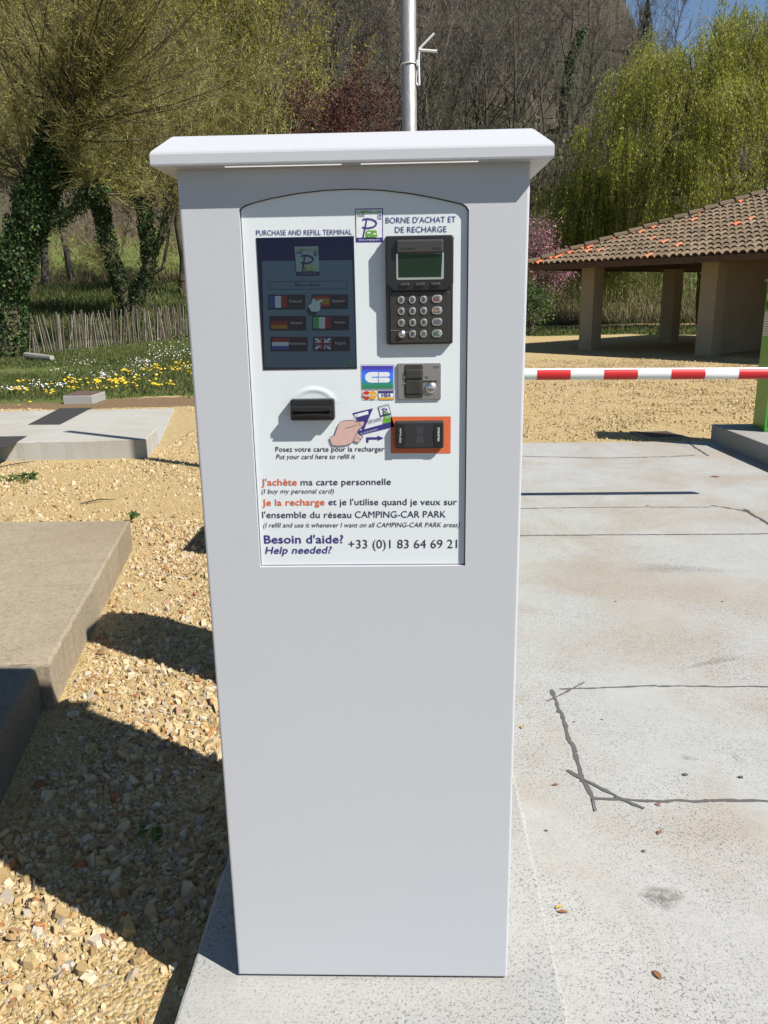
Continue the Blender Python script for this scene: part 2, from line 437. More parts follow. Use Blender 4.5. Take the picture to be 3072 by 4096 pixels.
def mk_concrete(name, c=(.56, .55, .52), warm=(.50, .43, .35), pits=True, sc=1.0, dark=(.11, .105, .10), warmth=.75, grain=.14):
    m = Mt(name, c, .85, spec=.25)
    big = m.noise(1.1*sc, 5, .6, dist=.6); mid = m.noise(7*sc, 5, .65); fine = m.noise(170, 3, .7)
    col = m.mix(m.val(big, .44, .62, 0, warmth), c, warm)
    col = m.mix(m.val(mid, .35, .75, 0, .35), col, tuple(x*.8 for x in c))
    gr2 = m.noise(38, 4, .7); col = m.mix(m.val(gr2, .42, .66, 0, grain), col, tuple(x*.45 for x in c))
    col = m.mix(m.val(fine, .35, .65, 0, grain), col, tuple(x*.6 for x in c))
    brush = m.noise(60, 4, .6, vec=m.scaled((.25, 1.6, 1))); col = m.mix(m.val(brush, .5, .78, 0, .22), col, tuple(x*.65 for x in c))
    h = fine
    if pits:
        p = m.noise(150, 2.5, .55, dist=.7); pa = m.noise(2.3, 3, .6)
        msk = m.math('MULTIPLY', m.val(p, .56, .62), m.val(pa, .34, .6, .15, 1))
        col = m.mix(m.math('MULTIPLY', msk, .75), col, dark); h = m.math('SUBTRACT', fine, m.math('MULTIPLY', msk, 1.5))
    m.color(col); m.bump(h, .35, .004); return m
mc = mk_concrete('pale_brushed_concrete', (.385, .381, .360), (.33, .272, .205))
M_conc = mc.m
M_plinth = mk_concrete('pale_cast_concrete', (.36, .357, .337), (.35, .325, .26), True, .8, warmth=.4).m
M_slab = mk_concrete('weathered_tan_concrete', (.385, .318, .225), (.265, .195, .122), True, .9, (.085, .07, .055), grain=.55).m
M_far = mk_concrete('light_concrete', (.395, .385, .345), (.345, .315, .265), False).m
M_kerb = mk_concrete('grey_concrete', (.31, .305, .29), (.28, .26, .22), False).m
M_joint = flat('dark_joint', (.13, .125, .12), .95)

# concrete pad the vehicles drive over, with its cut joints
PADZ = 0.012
pad = MB().box((.20, -1.25, -.15), (9.0, 7.37, PADZ)).build('concrete_pad', M_conc); tag(pad, kind='structure')
M_bcut = Mt('bounce_cut_asphalt', (.045, .045, .046), .9); _n = M_bcut.noise(220, 3, .7); M_bcut.color(M_bcut.mix(M_bcut.val(_n, .3, .7), (.028, .028, .029), (.07, .069, .067))); M_bcut.bump(_n, .5, .005)
tag(MB().box((-14, -9.0, -.1), (16, -1.26, .008)).build('bounce_cut_sheet', M_bcut.m), kind='structure')  # unseen dark sheet added to cut ground bounce onto the terminal front
rng = random.Random(4)
def joint(pts, w, jag=.35, step=.012):
    """ragged saw cut, laid 2 mm above the pad"""
    P = [np.array(G(x, y, PADZ)[:2]) for x, y in pts]; V = []; 
    for a, b in zip(P[:-1], P[1:]):
        n = max(3, int(np.linalg.norm(b-a)/step)); d = (b-a)/np.linalg.norm(b-a); nn = np.array([-d[1], d[0]])
        for k in range(n+1):
            t = k/n; q = a+(b-a)*t+nn*(vnoise(np.array(t*n*.25), np.array(a[0]*9.), 2)-.5)*w*1.2
            ww = w*1.3*(.35+.9*float(vnoise(np.array(t*n*.6), np.array(a[1]*7.), 5))+jag*rng.random()*1.2)
            V += [(*(q+nn*ww/2), 0), (*(q-nn*ww/2), 0)]
    return V
JW = [([(1208, 1489), (1262, 1487), (1420, 1482), (1659, 1484), (1720, 1485)], .007), ([(1190, 1490), (1212, 1540), (1240, 1625), (1262, 1690), (1280, 1724)], .011),
      ([(1280, 1726), (1400, 1730), (1659, 1732), (1720, 1733)], .009), ([(1183, 1515), (1215, 1500), (1263, 1474)], .006), ([(1224, 1665), (1270, 1690), (1330, 1720), (1392, 1748)], .009),
      ([(1100, 1158), (1300, 1156), (1480, 1155), (1720, 1153)], .008), ([(1115, 1099), (1330, 1096), (1540, 1096)], .006), ([(1535, 1092), (1585, 1100), (1620, 1107)], .009), ([(1608, 1100), (1635, 1117), (1680, 1142)], .014),
      ([(1128, 986), (1290, 990), (1450, 987), (1500, 984)], .010), ([(1485, 954), (1503, 968), (1530, 985)], .012), ([(1280, 1726), (1287, 1755)], .004)]
for i, (pts, w) in enumerate(JW):
    V = joint(pts, w); z = PADZ+.0016+.0004*i
    V = [(a, b, z) for a, b, _ in V]
    o = obj('joint', V, [(k, k+1, k+3, k+2) for k in range(0, len(V)-2, 2)], M_joint, pad)
# scuffs left on the pad (dirt with a shape of its own)
ms = Mt('dark_scuff', (.14, .12, .10), .95); a = ms.noise(55, 4, .7); tr = ms.n.new('ShaderNodeBsdfTransparent'); mx = ms.n.new('ShaderNodeMixShader')
gr_ = ms.attr('fade'); fac = ms.math('MULTIPLY', ms.val(a, .40, .70), gr_)
ms.l.new(fac, mx.inputs[0]); ms.l.new(tr.outputs[0], mx.inputs[1]); ms.l.new(ms.b.outputs[0], mx.inputs[2]); ms.l.new(mx.outputs[0], ms.n['Material Output'].inputs[0])
def scuff(x, y, rx, ry, ang=0, z=.0075, str_=1.0):
    c = G(x, y, PADZ); n = 18; V = [(c[0], c[1], PADZ+z)]; fade = [str_]
    for ring in (.45, .8, 1.0):
        for k in range(n):
            t = 2*math.pi*k/n; q = ring*(1+.25*math.sin(3*t+x)); u, v = rx*q*math.cos(t), ry*q*math.sin(t)
            V.append((c[0]+u*math.cos(ang)-v*math.sin(ang), c[1]+u*math.sin(ang)+v*math.cos(ang), PADZ+z)); fade.append({.45: .8, .8: .35, 1.0: 0}[ring]*str_)
    F = [(0, 1+k, 1+(k+1) % n) for k in range(n)]
    for r in range(2): F += [(1+r*n+k, 1+(r+1)*n+k, 1+(r+1)*n+(k+1) % n, 1+r*n+(k+1) % n) for k in range(n)]
    o = obj('stain', V, F, ms.m, pad); at = o.data.attributes.new('fade', 'FLOAT', 'POINT'); at.data.foreach_set('value', fade)
scuff(1440, 1940, .055, .05, .3); scuff(1410, 1945, .03, .03, .8, .0079); scuff(1490, 1640, .03, .012, -.5, .008); scuff(1595, 1640, .008, .05, .3, .0082)
scuff(1460, 1230, .35, .09, -.1, .0085, .5); scuff(1550, 1430, .16, .03, .4, .0088, .6); scuff(1230, 1160, .3, .05, -.2, .009, .35)

# low plinth under the terminal
def chip_block(name, foot, z0, z1, mat, kind=None, bev=.008):
    """cast block: outline foot [(x,y)] with rounded, slightly uneven top edge"""
    p = []
    for i in range(len(foot)):
        a, b = np.array(foot[i], float), np.array(foot[(i+1) % len(foot)], float); n = max(1, int(np.linalg.norm(b-a)/.05)); n = min(n, 60)
        p += [a+(b-a)*k/n for k in range(n)]
    p = np.array(p); n = len(p); c = p.mean(0)
    d = np.roll(p, -1, 0)-np.roll(p, 1, 0); d /= np.linalg.norm(d, axis=1, keepdims=True); nr = np.stack([d[:, 1], -d[:, 0]], 1)
    if ((p-c)*nr).sum() < 0: nr = -nr
    rs = np.random.RandomState(len(p)); j = rs.normal(size=n)*.0018
    rings = [(p+nr*j[:, None], z0), (p+nr*j[:, None], z1-bev), (p-nr*(bev*.3+j*.5)[:, None], z1-bev*.3), (p-nr*bev, z1)]
    V = [(a, b, z) for q, z in rings for a, b in q]; F = []
    for r in range(3): F += [(r*n+i, r*n+(i+1) % n, (r+1)*n+(i+1) % n, (r+1)*n+i) for i in range(n)]
    F.append(tuple(range(3*n, 4*n)))
    bm = None
    return obj(name, V, F, mat)
plinth = chip_block('concrete_plinth', [(-.424, -.95), (.424, -.95), (.434, 2.6), (-.418, 2.6)], -.1, .10, M_plinth)
tag(plinth, 'low pale concrete plinth under the white payment terminal', 'plinth')
slab = chip_block('concrete_slab', [(-1.362, 1.425), (-1.762, 3.582), (-5.2, 3.56), (-5.2, 1.42)], -.1, .20, M_slab, bev=.012)
tag(slab, 'weathered tan concrete slab, nearest on the left beside the gravel', 'slab')
kerb = chip_block('kerb_block', [(-1.195, .44), (-1.262, .76), (-1.405, 1.412), (-5.2, 1.408), (-5.2, .42)], -.1, .204, mk_concrete('shaded_weathered_concrete', (.26, .225, .175), (.18, .145, .105), True, .9, (.07, .06, .05), grain=.6).m, bev=.016)  # darker copy of the slab mix, the terminal's shade put into its colour
tag(kerb, 'weathered concrete block at the near end of the tan slab, shade put into its colour', 'block')
slab2 = chip_block('concrete_slab', [(-2.674, 6.772), (-2.79, 7.55), (-7.8, 7.60), (-7.8, 6.55)], -.1, .20, M_far, bev=.010)
tag(slab2, 'pale raised concrete slab with two dark drain plates, farther off on the left', 'slab')
slab3 = chip_block('concrete_slab', [tuple(G(342, 958, .03)[:2]), tuple(G(376, 882, .03)[:2]), (-9.5, 10.35), (-9.5, 7.61), (-2.9, 7.61)], -.1, .03, M_far, bev=.006)
tag(slab3, 'thin pale concrete apron just behind the raised slab on the left', 'slab')
M_plate = flat('dark_steel_plate', (.05, .048, .045), .7)
for q, zs, own in (([(129.6, 882), (199, 881), (129.6, 917.5), (60, 917.7)], .03, slab3), ([(-40, 944), (58.6, 942.3), (18, 966), (-70, 969)], .20, slab2)):
    P = [G(x, y, zs) for x, y in q]
    MB().prism([(p[0], p[1], zs-.004) for p in P], [(p[0], p[1], zs+.003) for p in P]).build('drain_plate', M_plate, own)
isl = chip_block('kerb_island', [(3.44, 7.36), (3.60, 3.4), (7.5, 3.4), (7.5, 7.40)], -.1, .20, M_kerb, bev=.012)
tag(isl, 'raised grey concrete kerb island under the green cabinet', 'kerb')

# ================================================================== PAYMENT TERMINAL
T = thing('payment_terminal', 'tall light grey payment terminal with touch screen and keypad, standing on its plinth', 'payment terminal', (0, 0, .10))
W2, Z0, Z1, DEP = .3071, .106, 1.8215, .50
YP = .008                       # panel face sits 8 mm inside the body face
# opening outline from the picture
top = [(957, 838), (964, 827), (980, 818), (1010, 808), (1080, 790), (1180, 771), (1290, 758), (1411, 752), (1530, 757), (1640, 770), (1740, 788), (1820, 806), (1852, 814), (1866, 824), (1873, 840)]
HL = [np.array(PZ(x, y, 0)) for x, y in top]
bl, br = PZ(1039, 2268.8, 0), PZ(1863.7, 2263.4, 0)
xl = (HL[0][0]+bl[0])/2; xr = (HL[-1][0]+br[0])/2; zb = (bl[1]+br[1])/2
HL[0][0] = xl; HL[-1][0] = xr
hole = [(float(p[0]), float(p[1])) for p in HL]
hole = [(max(xl, min(xr, a)), b) for a, b in hole]+[(xr, zb), (xl, zb)]
mb = MB()
def oring(ins, y): return [(-W2+ins, y, Z0+ins), (W2-ins, y, Z0+ins), (W2-ins, y, Z1), (-W2+ins, y, Z1)]
bv = .005
O0 = oring(bv, 0)
ring = [Vector((a, c, 0)) for a, _, c in O0]; hv = [Vector((a, c, 0)) for a, c in hole]
tri = tessellate_polygon([ring, hv])
mb.add([(v.x, 0, v.y) for v in ring+hv], tri)
prev = O0
for k in (1, 2, 3):
    t = k/3*math.pi/2; cur = oring(bv*(1-math.sin(t)), bv*(1-math.cos(t)))
    mb.add(prev+cur, [(i, (i+1) % 4, 4+(i+1) % 4, 4+i) for i in range(4)]); prev = cur
back = oring(0, DEP); mb.add(prev+back, [(i, (i+1) % 4, 4+(i+1) % 4, 4+i) for i in range(4)]+[(7, 6, 5, 4)])
nh = len(hole); hf = [(a, 0, c) for a, c in hole]; hb = [(a, .014, c) for a, c in hole]
mb.add(hf+hb, [(i, (i+1) % nh, nh+(i+1) % nh, nh+i) for i in range(nh)])
body = mb.build('body', M_body, T)
MB().box((-W2+.012, .012, .0995), (W2-.012, DEP-.012, Z0)).build('base_shadow_gap', M_gap, T)  # dark inset foot, shadow line under the body put into its colour
MB().add([(a, .0138, c) for a, c in hole], [tuple(range(nh))]).build('panel_recess', M_gap, T)
# hood: folded lid with a 45 degree rim
hb_, hy = .0335, .035
mb = MB()
hx, hy0, hy1 = W2+hb_, -hy, DEP+hy
def hr(ins, z): return [(-hx+ins, hy0+ins, z), (hx-ins, hy0+ins, z), (hx-ins, hy1-ins, z), (-hx+ins, hy1-ins, z)]
rings = [hr(.004, Z1), hr(.001, Z1+.001), hr(0, Z1+.004), hr(0, Z1+.019), hr(.0012, Z1+.0225), hr(.004, Z1+.026), hr(.030, Z1+.050), hr(.034, Z1+.0525), hr(.2, Z1+.056)]
V = sum(rings, []); F = [(0, 3, 2, 1)]
for r in range(len(rings)-1): F += [(r*4+i, r*4+(i+1) % 4, r*4+4+(i+1) % 4, r*4+4+i) for i in range(4)]
F.append((len(rings)*4-4, len(rings)*4-3, len(rings)*4-2, len(rings)*4-1))
hood = mb.add(V, F).build('hood', M_body, T)
M_led = Mt('light_strip', (.9, .9, .88), .4).emit((1, .98, .92), .35).m
for x0, x1 in (((903.5, 669), (1367, 659)), ((1444.5, 657), (1911.7, 646.5))):
    a = onplane(*x0, 2, Z1); b = onplane(*x1, 2, Z1); y = -.0215
    MB().box((a[0], y-.0012, Z1-.0014), (b[0], y+.0012, Z1-.0002)).build('light_strip', M_led, hood)

# front panel plate
pin = [(a, c) for a, c in hole]
cxm = (xl+xr)/2; pin = [(a+(.0012 if a < cxm else -.0012), c+(.0012 if c < 1.2 else -.0012)) for a, c in pin]
panel = plate(MB(), pin, YP, .0128, .0012).build('front_panel', M_panel, T)

# shallow dent pressed round the card dispenser
def _c3(x, y): return (1050+x/1.9518, 1400+y/1.9518)
_o = np.array(PZ(*_c3(400, 440), YP)); _R = abs(PZ(*_c3(400, 310), YP)[1]-_o[1]); _n, _k = 44, 16; V = []
for i in range(_k+1):
    for j in range(_n+1):
        th = math.radians(8+164*j/_n); rho = _R*(.62+.76*i/_k); q_ = (rho-_R)/(_R*.17); e_ = math.sin(math.pi*j/_n)**.6*math.sin(math.pi*i/_k)
        V.append((_o[0]+rho*1.28*math.cos(th), YP-.00012-.0016*math.exp(-q_*q_)*e_, _o[1]+rho*math.sin(th)))
obj('dent', V, [(i*(_n+1)+j, i*(_n+1)+j+1, (i+1)*(_n+1)+j+1, (i+1)*(_n+1)+j) for i in range(_k) for j in range(_n)], M_panel, panel, True)
# printing on the panel
def dec(): return Dec(YP)
D_ = dec()
D_.text('PURCHASE AND REFILL TERMINAL', 1025.5, 941.6, 1408, 938, 20.5, M_purple); D_.build('lettering', panel)
D_ = dec(); D_.text("BORNE D'ACHAT ET", 1543, 893, 1823, 888.5, 23, M_purple); D_.text('DE RECHARGE', 1580.4, 930.4, 1786.5, 927.6, 23, M_purple); D_.build('lettering', panel)
def c3(x, y): return (1050+x/1.9518, 1400+y/1.9518)
def c4_(x, y): return (1000+x/1.8433, 1850+y/1.8433)
def T4(d, s, x0, y0, x1, y1, cap, m, **k): d.text(s, *c4_(x0, y0), *c4_(x1, y1), cap/1.8433, m, **k)
D_ = dec(); d = D_
T4(d, "J'achète", 85, 168, 348, 167, 47, M_orange, bold=.014); D_.build('lettering', panel); D_ = dec(); d = D_; T4(d, 'ma carte personnelle', 375, 167, 1040, 163, 46, M_ink, bold=.004); D_.build('lettering', panel)
D_ = dec(); d = D_; T4(d, '(I buy my personal card)', 87, 228, 620, 227, 34, M_ink, ital=.2); D_.build('lettering', panel)
D_ = dec(); d = D_; T4(d, 'Je la recharge', 92, 317, 552, 313, 46, M_orange, bold=.014); D_.build('lettering', panel); D_ = dec(); d = D_; T4(d, "et je l'utilise quand je veux sur", 580, 313, 1527, 312, 46, M_ink, bold=.004); D_.build('lettering', panel)
D_ = dec(); d = D_; T4(d, "l'ensemble du réseau", 92, 408, 748, 407, 46, M_ink, bold=.004); T4(d, 'CAMPING-CAR PARK', 775, 407, 1445, 404, 48, M_ink, bold=0.0); D_.build('lettering', panel)
D_ = dec(); d = D_; T4(d, '(I refill and use it whenever I want on all CAMPING-CAR PARK areas)', 100, 478, 1547, 475, 34, M_ink, ital=.2); D_.build('lettering', panel)
D_ = dec(); d = D_; T4(d, 'Besoin d\'aide?', 106, 595, 690, 593, 58, M_purple, bold=.016); D_.build('lettering', panel); D_ = dec(); d = D_; T4(d, 'Help needed?', 112, 672, 607, 668, 50, M_purple, bold=.014, ital=.2); D_.build('lettering', panel)
D_ = dec(); d = D_; T4(d, '+33 (0)1 83 64 69 21', 727, 632, 1527, 630, 62, M_ink); D_.build('lettering', panel)
D_ = dec(); d = D_; d.text('Posez votre carte pour la recharger', *c3(103, 793), *c3(953, 790), 19.5, M_ink, bold=.005); D_.build('lettering', panel); D_ = dec(); d = D_; d.text('Put your card here to refill it', *c3(107, 850), *c3(725, 848), 18.5, M_ink, ital=.2, bold=.005); D_.build('lettering', panel)

# the network's sticker
def emblem(d, f, purple, white, green, frame=True, small=True):
    """f maps the sticker's own crop coordinates to the picture"""
    if frame:
        d.poly([f(193, 152), f(502, 146), f(504, 522), f(203, 524)], purple, 0)
        d.poly([f(203, 163), f(491, 157), f(494, 470), f(210, 472)], white, 1)
    else: d.poly([f(193, 152), f(502, 146), f(504, 522), f(203, 524)], purple, 0); d.poly([f(193, 152), f(502, 146), f(504, 475), f(203, 477)], white, 1)
    d.text('CAMPING-CAR', *f(212, 206), *f(485, 204), abs(f(0, 33)[1]-f(0, 0)[1]), green, 2, bold=.02)
    d.text('PARK', *f(214, 247), *f(305, 244), abs(f(0, 32)[1]-f(0, 0)[1]), purple, 2, ital=.3)
    d.text('24h', *f(440, 236), *f(486, 236), abs(f(0, 23)[1]-f(0, 0)[1]), purple, 2, bold=.01); d.stroke([f(438, 243), f(487, 242)], abs(f(0, 3)[1]-f(0, 0)[1]), purple, 2)
    d.text('24h', *f(440, 273), *f(486, 273), abs(f(0, 23)[1]-f(0, 0)[1]), purple, 2, bold=.01)
    w = abs(f(0, 18)[1]-f(0, 0)[1])
    d.stroke([f(*p) for p in [(322, 268), (314, 320), (302, 380), (291, 430), (283, 471)]], w, purple, 2)
    d.stroke([f(*p) for p in [(276, 276), (300, 267), (340, 264), (385, 272), (420, 290), (432, 312), (424, 335), (395, 355), (350, 366), (310, 366), (284, 360), (280, 350)]], w*.95, purple, 3)
    d.poly([f(*p) for p in [(318, 402), (322, 393), (432, 391), (434, 416), (440, 436), (442, 462), (318, 468)]], green, 4)
    d.poly([f(*p) for p in [(330, 412), (366, 411), (366, 428), (330, 429)]], white, 5); d.poly([f(*p) for p in [(398, 424), (428, 423), (434, 440), (398, 441)]], white, 5)
    for x in (345, 416): d.circ(*f(x, 460), abs(f(0, 10)[1]-f(0, 0)[1]), green, 6); d.circ(*f(x, 460), abs(f(0, 4)[1]-f(0, 0)[1]), white, 7)
    d.text('aires camping-cars', *f(236, 506), *f(470, 503), abs(f(0, 22)[1]-f(0, 0)[1]), white, 2)
d = dec(); emblem(d, lambda x, y: (1350+x/2.765, 780+y/2.765), M_purple, M_white, M_green); d.build('sticker', panel)

# bank card marks
mg = Mt('blue_to_green_print', rough=.4); s_ = mg.n.new('ShaderNodeSeparateXYZ'); mg.l.new(mg.co(), s_.inputs[0])
za, zb2 = PZ(1500, 1556, YP)[1]-.10, PZ(1500, 1460, YP)[1]-.10
mg.color(mg.ramp(mg.val(s_.outputs[2], za, zb2), [(0, (.02, .16, .06)), (.2, (.02, .2, .12)), (.42, (.02, .17, .6)), (.62, (.03, .15, .75)), (.85, (.05, .04, .35)), (1, (.05, .03, .25))]))
d = dec(); d.poly([c3(767, 115), c3(1028, 114), c3(1029, 308), c3(770, 309)], M_purple, 0).poly([c3(770, 118), c3(1024, 117), c3(1025, 305), c3(773, 306)], M_white, 1).poly([c3(775, 123), c3(1020, 122), c3(1021, 301), c3(777, 302)], mg.m, 2)
def crv(cx, cy, rx, ry, a0, a1, n=12): return [c3(cx+rx*math.cos(math.radians(a0+(a1-a0)*k/n)), cy+ry*math.sin(math.radians(a0+(a1-a0)*k/n))) for k in range(n+1)]
d.poly(crv(850, 213, 50, 42, 90, 270)+[c3(902, 171), c3(902, 207), c3(853, 209), c3(853, 217), c3(902, 216), c3(902, 254)], M_white, 3)
d.poly([c3(907, 172)]+crv(974, 190, 21, 18, -90, 90)+[c3(907, 208)], M_white, 3); d.poly([c3(907, 215)]+crv(974, 234, 21, 19, -90, 90)+[c3(907, 254)], M_white, 3); d.build('card_mark', panel)
d = dec(); d.poly([c3(775, 315), c3(897, 314), c3(898, 391), c3(777, 392)], M_purple, 0).poly([c3(778, 318), c3(894, 317), c3(895, 388), c3(780, 389)], M_white, 1)
d.circ(*c3(813, 353), 34/1.95, M_red, 2).circ(*c3(860, 352), 34/1.95, M_yel, 3).text('MasterCard', *c3(781, 362), *c3(889, 361), 9.5, M_white, 4, bold=.02, ital=.15); d.build('card_mark', panel)
d = dec(); d.poly([c3(903, 314), c3(1025, 313), c3(1026, 391), c3(905, 392)], M_purple, 0).poly([c3(906, 317), c3(1022, 316), c3(1023, 388), c3(908, 389)], M_white, 1)
d.poly([c3(908, 319), c3(1020, 318), c3(1020, 336), c3(908, 337)], M_purple, 2).poly([c3(909, 370), c3(1021, 369), c3(1021, 387), c3(909, 388)], M_yel, 2).text('VISA', *c3(929, 365), *c3(1000, 364), 13, M_purple, 3, bold=.03, ital=.25); d.build('card_mark', panel)

# drawing of a hand laying a card on the reader
card = [c3(703, 492), c3(985, 426), c3(1030, 598), c3(750, 668)]
def cd(u, v):   # card coordinates 0..1
    a, b, c, e = [np.array(p) for p in card]; return tuple((a*(1-u)+b*u)*(1-v)+(e*(1-u)+c*u)*v)
d = dec(); d.poly(card, M_white, 0)
d.poly([cd(0, 0), cd(.57, 0), cd(.20, .78), cd(.14, .8)], M_purple, 1); d.poly([cd(0, .8), cd(1, .76), cd(1, 1), cd(0, 1)], M_purple, 1)
d.poly([cd(.70, .76), cd(.80, .42), cd(1.0, .40), cd(1, .76)], M_green, 1); d.poly([cd(.45, .78), cd(.43, .52), cd(.5, .56), cd(.56, .50), cd(.60, .76)], M_purple, 2) if False else None
d.poly([cd(.04, .08), cd(.42, .06), cd(.41, .2), cd(.03, .22)], M_white, 2)
d.text("N°", *cd(.05, .2), *cd(.12, .19), 6, M_purple, 3); dx = np.array(cd(.3, .1))-np.array(cd(.3, .3))
d.text("S'ÉTAPES", *cd(.33, .62), *cd(.73, .60), 9, M_kgrey if False else M_ink, 3, rot=tuple(dx*.7))
d.text('CARTE', *cd(.82, .58), *cd(.99, .56), 6, M_white, 3, rot=tuple(dx*.5)); d.text('Tel: +33 (0)1 83 64 69 21', *cd(.06, .97), *cd(.55, .95), 4, M_white, 3, rot=tuple(dx*.3))
def em(x, y):   # little emblem on the card
    u, v = (x-193)/310., (y-146)/378.; return cd(.70+u*.3, -.02+v*.46)
d.poly([em(193, 146), em(503, 146), em(503, 524), em(193, 524)], M_purple, 2).poly([em(215, 170), em(485, 170), em(485, 470), em(215, 470)], M_white, 3)
d.stroke([em(*p) for p in [(330, 260), (305, 380), (285, 465)]], 3.5, M_purple, 4).stroke([em(*p) for p in [(270, 275), (340, 255), (430, 305), (400, 355), (290, 362)]], 3.2, M_purple, 5).poly([em(318, 395), em(440, 395), em(440, 465), em(318, 465)], M_green, 6)
d.text('CAMPING-CAR', *em(215, 215), *em(480, 215), 3, M_green, 4, rot=tuple(dx*.22))
d.build('card_drawing', panel)
hand = [(525, 682), (545, 672), (563, 664), (572, 640), (590, 588), (608, 560), (640, 549), (700, 546), (730, 551), (762, 558), (778, 552), (792, 555), (797, 566), (790, 585), (772, 604), (750, 620), (742, 640), (752, 655), (770, 664), (783, 668), (784, 682), (772, 692), (760, 694), (764, 708), (758, 718), (742, 720), (726, 714), (712, 708), (690, 728), (650, 742), (590, 747), (545, 742), (533, 715)]
d = dec(); hp = [c3(*p) for p in hand]; d.poly(hp, M_skin, 5); d.stroke(hp, 1.3, M_ink, 6, True)
for st in ([(647, 606), (680, 601), (715, 592), (738, 580)], [(720, 552), (748, 566)], [(752, 566), (760, 582), (775, 590)], [(742, 640), (725, 668), (712, 708)], [(752, 680), (735, 688)], [(745, 627), (768, 610), (790, 592)]): d.stroke([c3(*p) for p in st], 1.3, M_ink, 7)
d.build('hand_drawing', panel)
d = dec(); d.poly([c3(*p) for p in [(810, 681), (898, 680), (897, 668), (947, 687), (900, 708), (900, 697), (829, 698), (828, 722), (811, 722)]], M_purple, 1); d.build('arrow_mark', panel)
d = dec(); d.poly([c3(1002, 520), c3(1470, 518), c3(1468, 805), c3(1002, 806)], M_orange, 1); d.build('orange_patch', panel)

# touch screen
def c1(x, y): return (900+x/2.765, 700+y/2.765)
sr = pxrect(*c1(340, 690), *c1(1425, 690), YP) if False else None
qa = [c1(340, 690), c1(1425, 680), c1(1462, 2148), c1(425, 2152)]
SP = [PZ(*q, YP) for q in qa]
sx0 = (SP[0][0]+SP[3][0])/2; sx1 = (SP[1][0]+SP[2][0])/2; sz1 = (SP[0][1]+SP[1][1])/2; sz0 = (SP[2][1]+SP[3][1])/2
YS = YP-.0012
M_scr = Mt('screen_bezel', (.006, .006, .012), .18).m
screen = plate(MB(), [(sx0, sz0), (sx1, sz0), (sx1, sz1), (sx0, sz1)], YS, YP+.002, .0006).build('touch_screen', M_scr, T)
def scr(name, c, e=.10):
    m = Mt(name, c, .16, spec=.25); n = m.noise(9, 3); m.color(m.mix(m.val(n, .35, .7, 0, .2), c, tuple(x*1.3 for x in c))); m.emit(c, e); return m.m
S_navy = scr('screen_navy', (.004, .004, .019)); S_blue = scr('screen_slate_blue', (.016, .030, .046)); S_lite = scr('screen_pale', (.036, .058, .07))
S_blk = scr('screen_black', (.006, .007, .012)); S_red = scr('screen_red', (.03, .007, .010)); S_yel = scr('screen_gold', (.042, .029, .008)); S_grn = scr('screen_green', (.01, .05, .025)); S_dkb = scr('screen_blue', (.007, .014, .05)); S_txt = scr('screen_grey', (.075, .08, .09)); S_olive = scr('screen_olive', (.04, .06, .025))
S_wht = scr('screen_white', (.06, .085, .105))
ds = lambda: Dec(YS)
d = ds(); d.poly([c1(352, 700), c1(1415, 690), c1(1445, 2125), c1(440, 2130)], S_navy, 0); d.poly([c1(409, 951), c1(1406, 942), c1(1450, 2128), c1(437, 2128)], S_blue, 1)
d.stroke([c1(478, 1180), c1(1352, 1172), c1(1358, 1258), c1(482, 1266)], 1.2, S_navy, 2, True)
d.text('Elija su idioma', *c1(776, 1230), *c1(1048, 1226), 12, S_blk, 2); d.rect(*c1(1374, 2050), *c1(1407, 2096), S_grn, 2); d.build('display', screen)
d = ds()
def femb(x, y):
    u, v = (x-193)/310., (y-146)/378.; return c1(769+u*262+v*16, 788+v*322)
emblem(d, femb, S_navy, S_lite, S_olive, frame=False); 
for v in d.mb.V: pass
d.mb.V = [(a, b-.0010, c) for a, b, c in d.mb.V]; d.build('emblem', screen)
def button(x0, y0, x1, y1, word, tx0, tx1, ty, flagf):
    d = Dec(YS-.001); d.rect(*c1(x0, y0), *c1(x1, y1), S_blk, 0); flagf(d, x0, y0, x1, y1)
    d.text(word, *c1(tx0, ty), *c1(tx1, ty-2), 10.5, S_txt, 2); d.build('language_button', screen)
def vstripes(cols):
    def f(d, x0, y0, x1, y1):
        xs = np.linspace(x0+6, x0+205, 4)
        for k in range(3): d.rect(*c1(xs[k], y0+16), *c1(xs[k+1], y1-14), cols[k], 1)
    return f
def hstripes(cols, hs):
    def f(d, x0, y0, x1, y1):
        y = y0+16; H = (y1-y0-30)
        for c, h in zip(cols, hs): d.rect(*c1(x0+14, y), *c1(x0+196, y+H*h), c, 1); y += H*h
    return f
def jack(d, x0, y0, x1, y1):
    a, b, c, e = x0+14, y0+16, x0+194, y1-16; mx_, my = (a+c)/2, (b+e)/2
    d.rect(*c1(a, b), *c1(c, e), S_dkb, 1)
    d.stroke([c1(a+6, b+5), c1(c-6, e-5)], 9, S_wht, 2); d.stroke([c1(c-6, b+5), c1(a+6, e-5)], 9, S_wht, 3)
    d.rect(*c1(mx_-24, b), *c1(mx_+24, e), S_wht, 4); d.rect(*c1(a, my-20), *c1(c, my+20), S_wht, 5); d.rect(*c1(mx_-15, b), *c1(mx_+15, e), S_red, 6); d.rect(*c1(a, my-11), *c1(c, my+11), S_red, 7)
button(482, 1322, 888, 1482, 'Français', 715, 853, 1410, vstripes([S_dkb, S_wht, S_red]))
button(961, 1320, 1362, 1476, 'Español', 1190, 1322, 1408, hstripes([S_red, S_yel, S_red], [.22, .56, .22]))
button(494, 1558, 899, 1714, 'Deutsch', 729, 858, 1650, hstripes([S_blk, S_red, S_yel], [.33, .34, .33]))
button(969, 1555, 1372, 1712, 'Italiano', 1212, 1328, 1643, vstripes([S_grn, S_wht, S_red]))
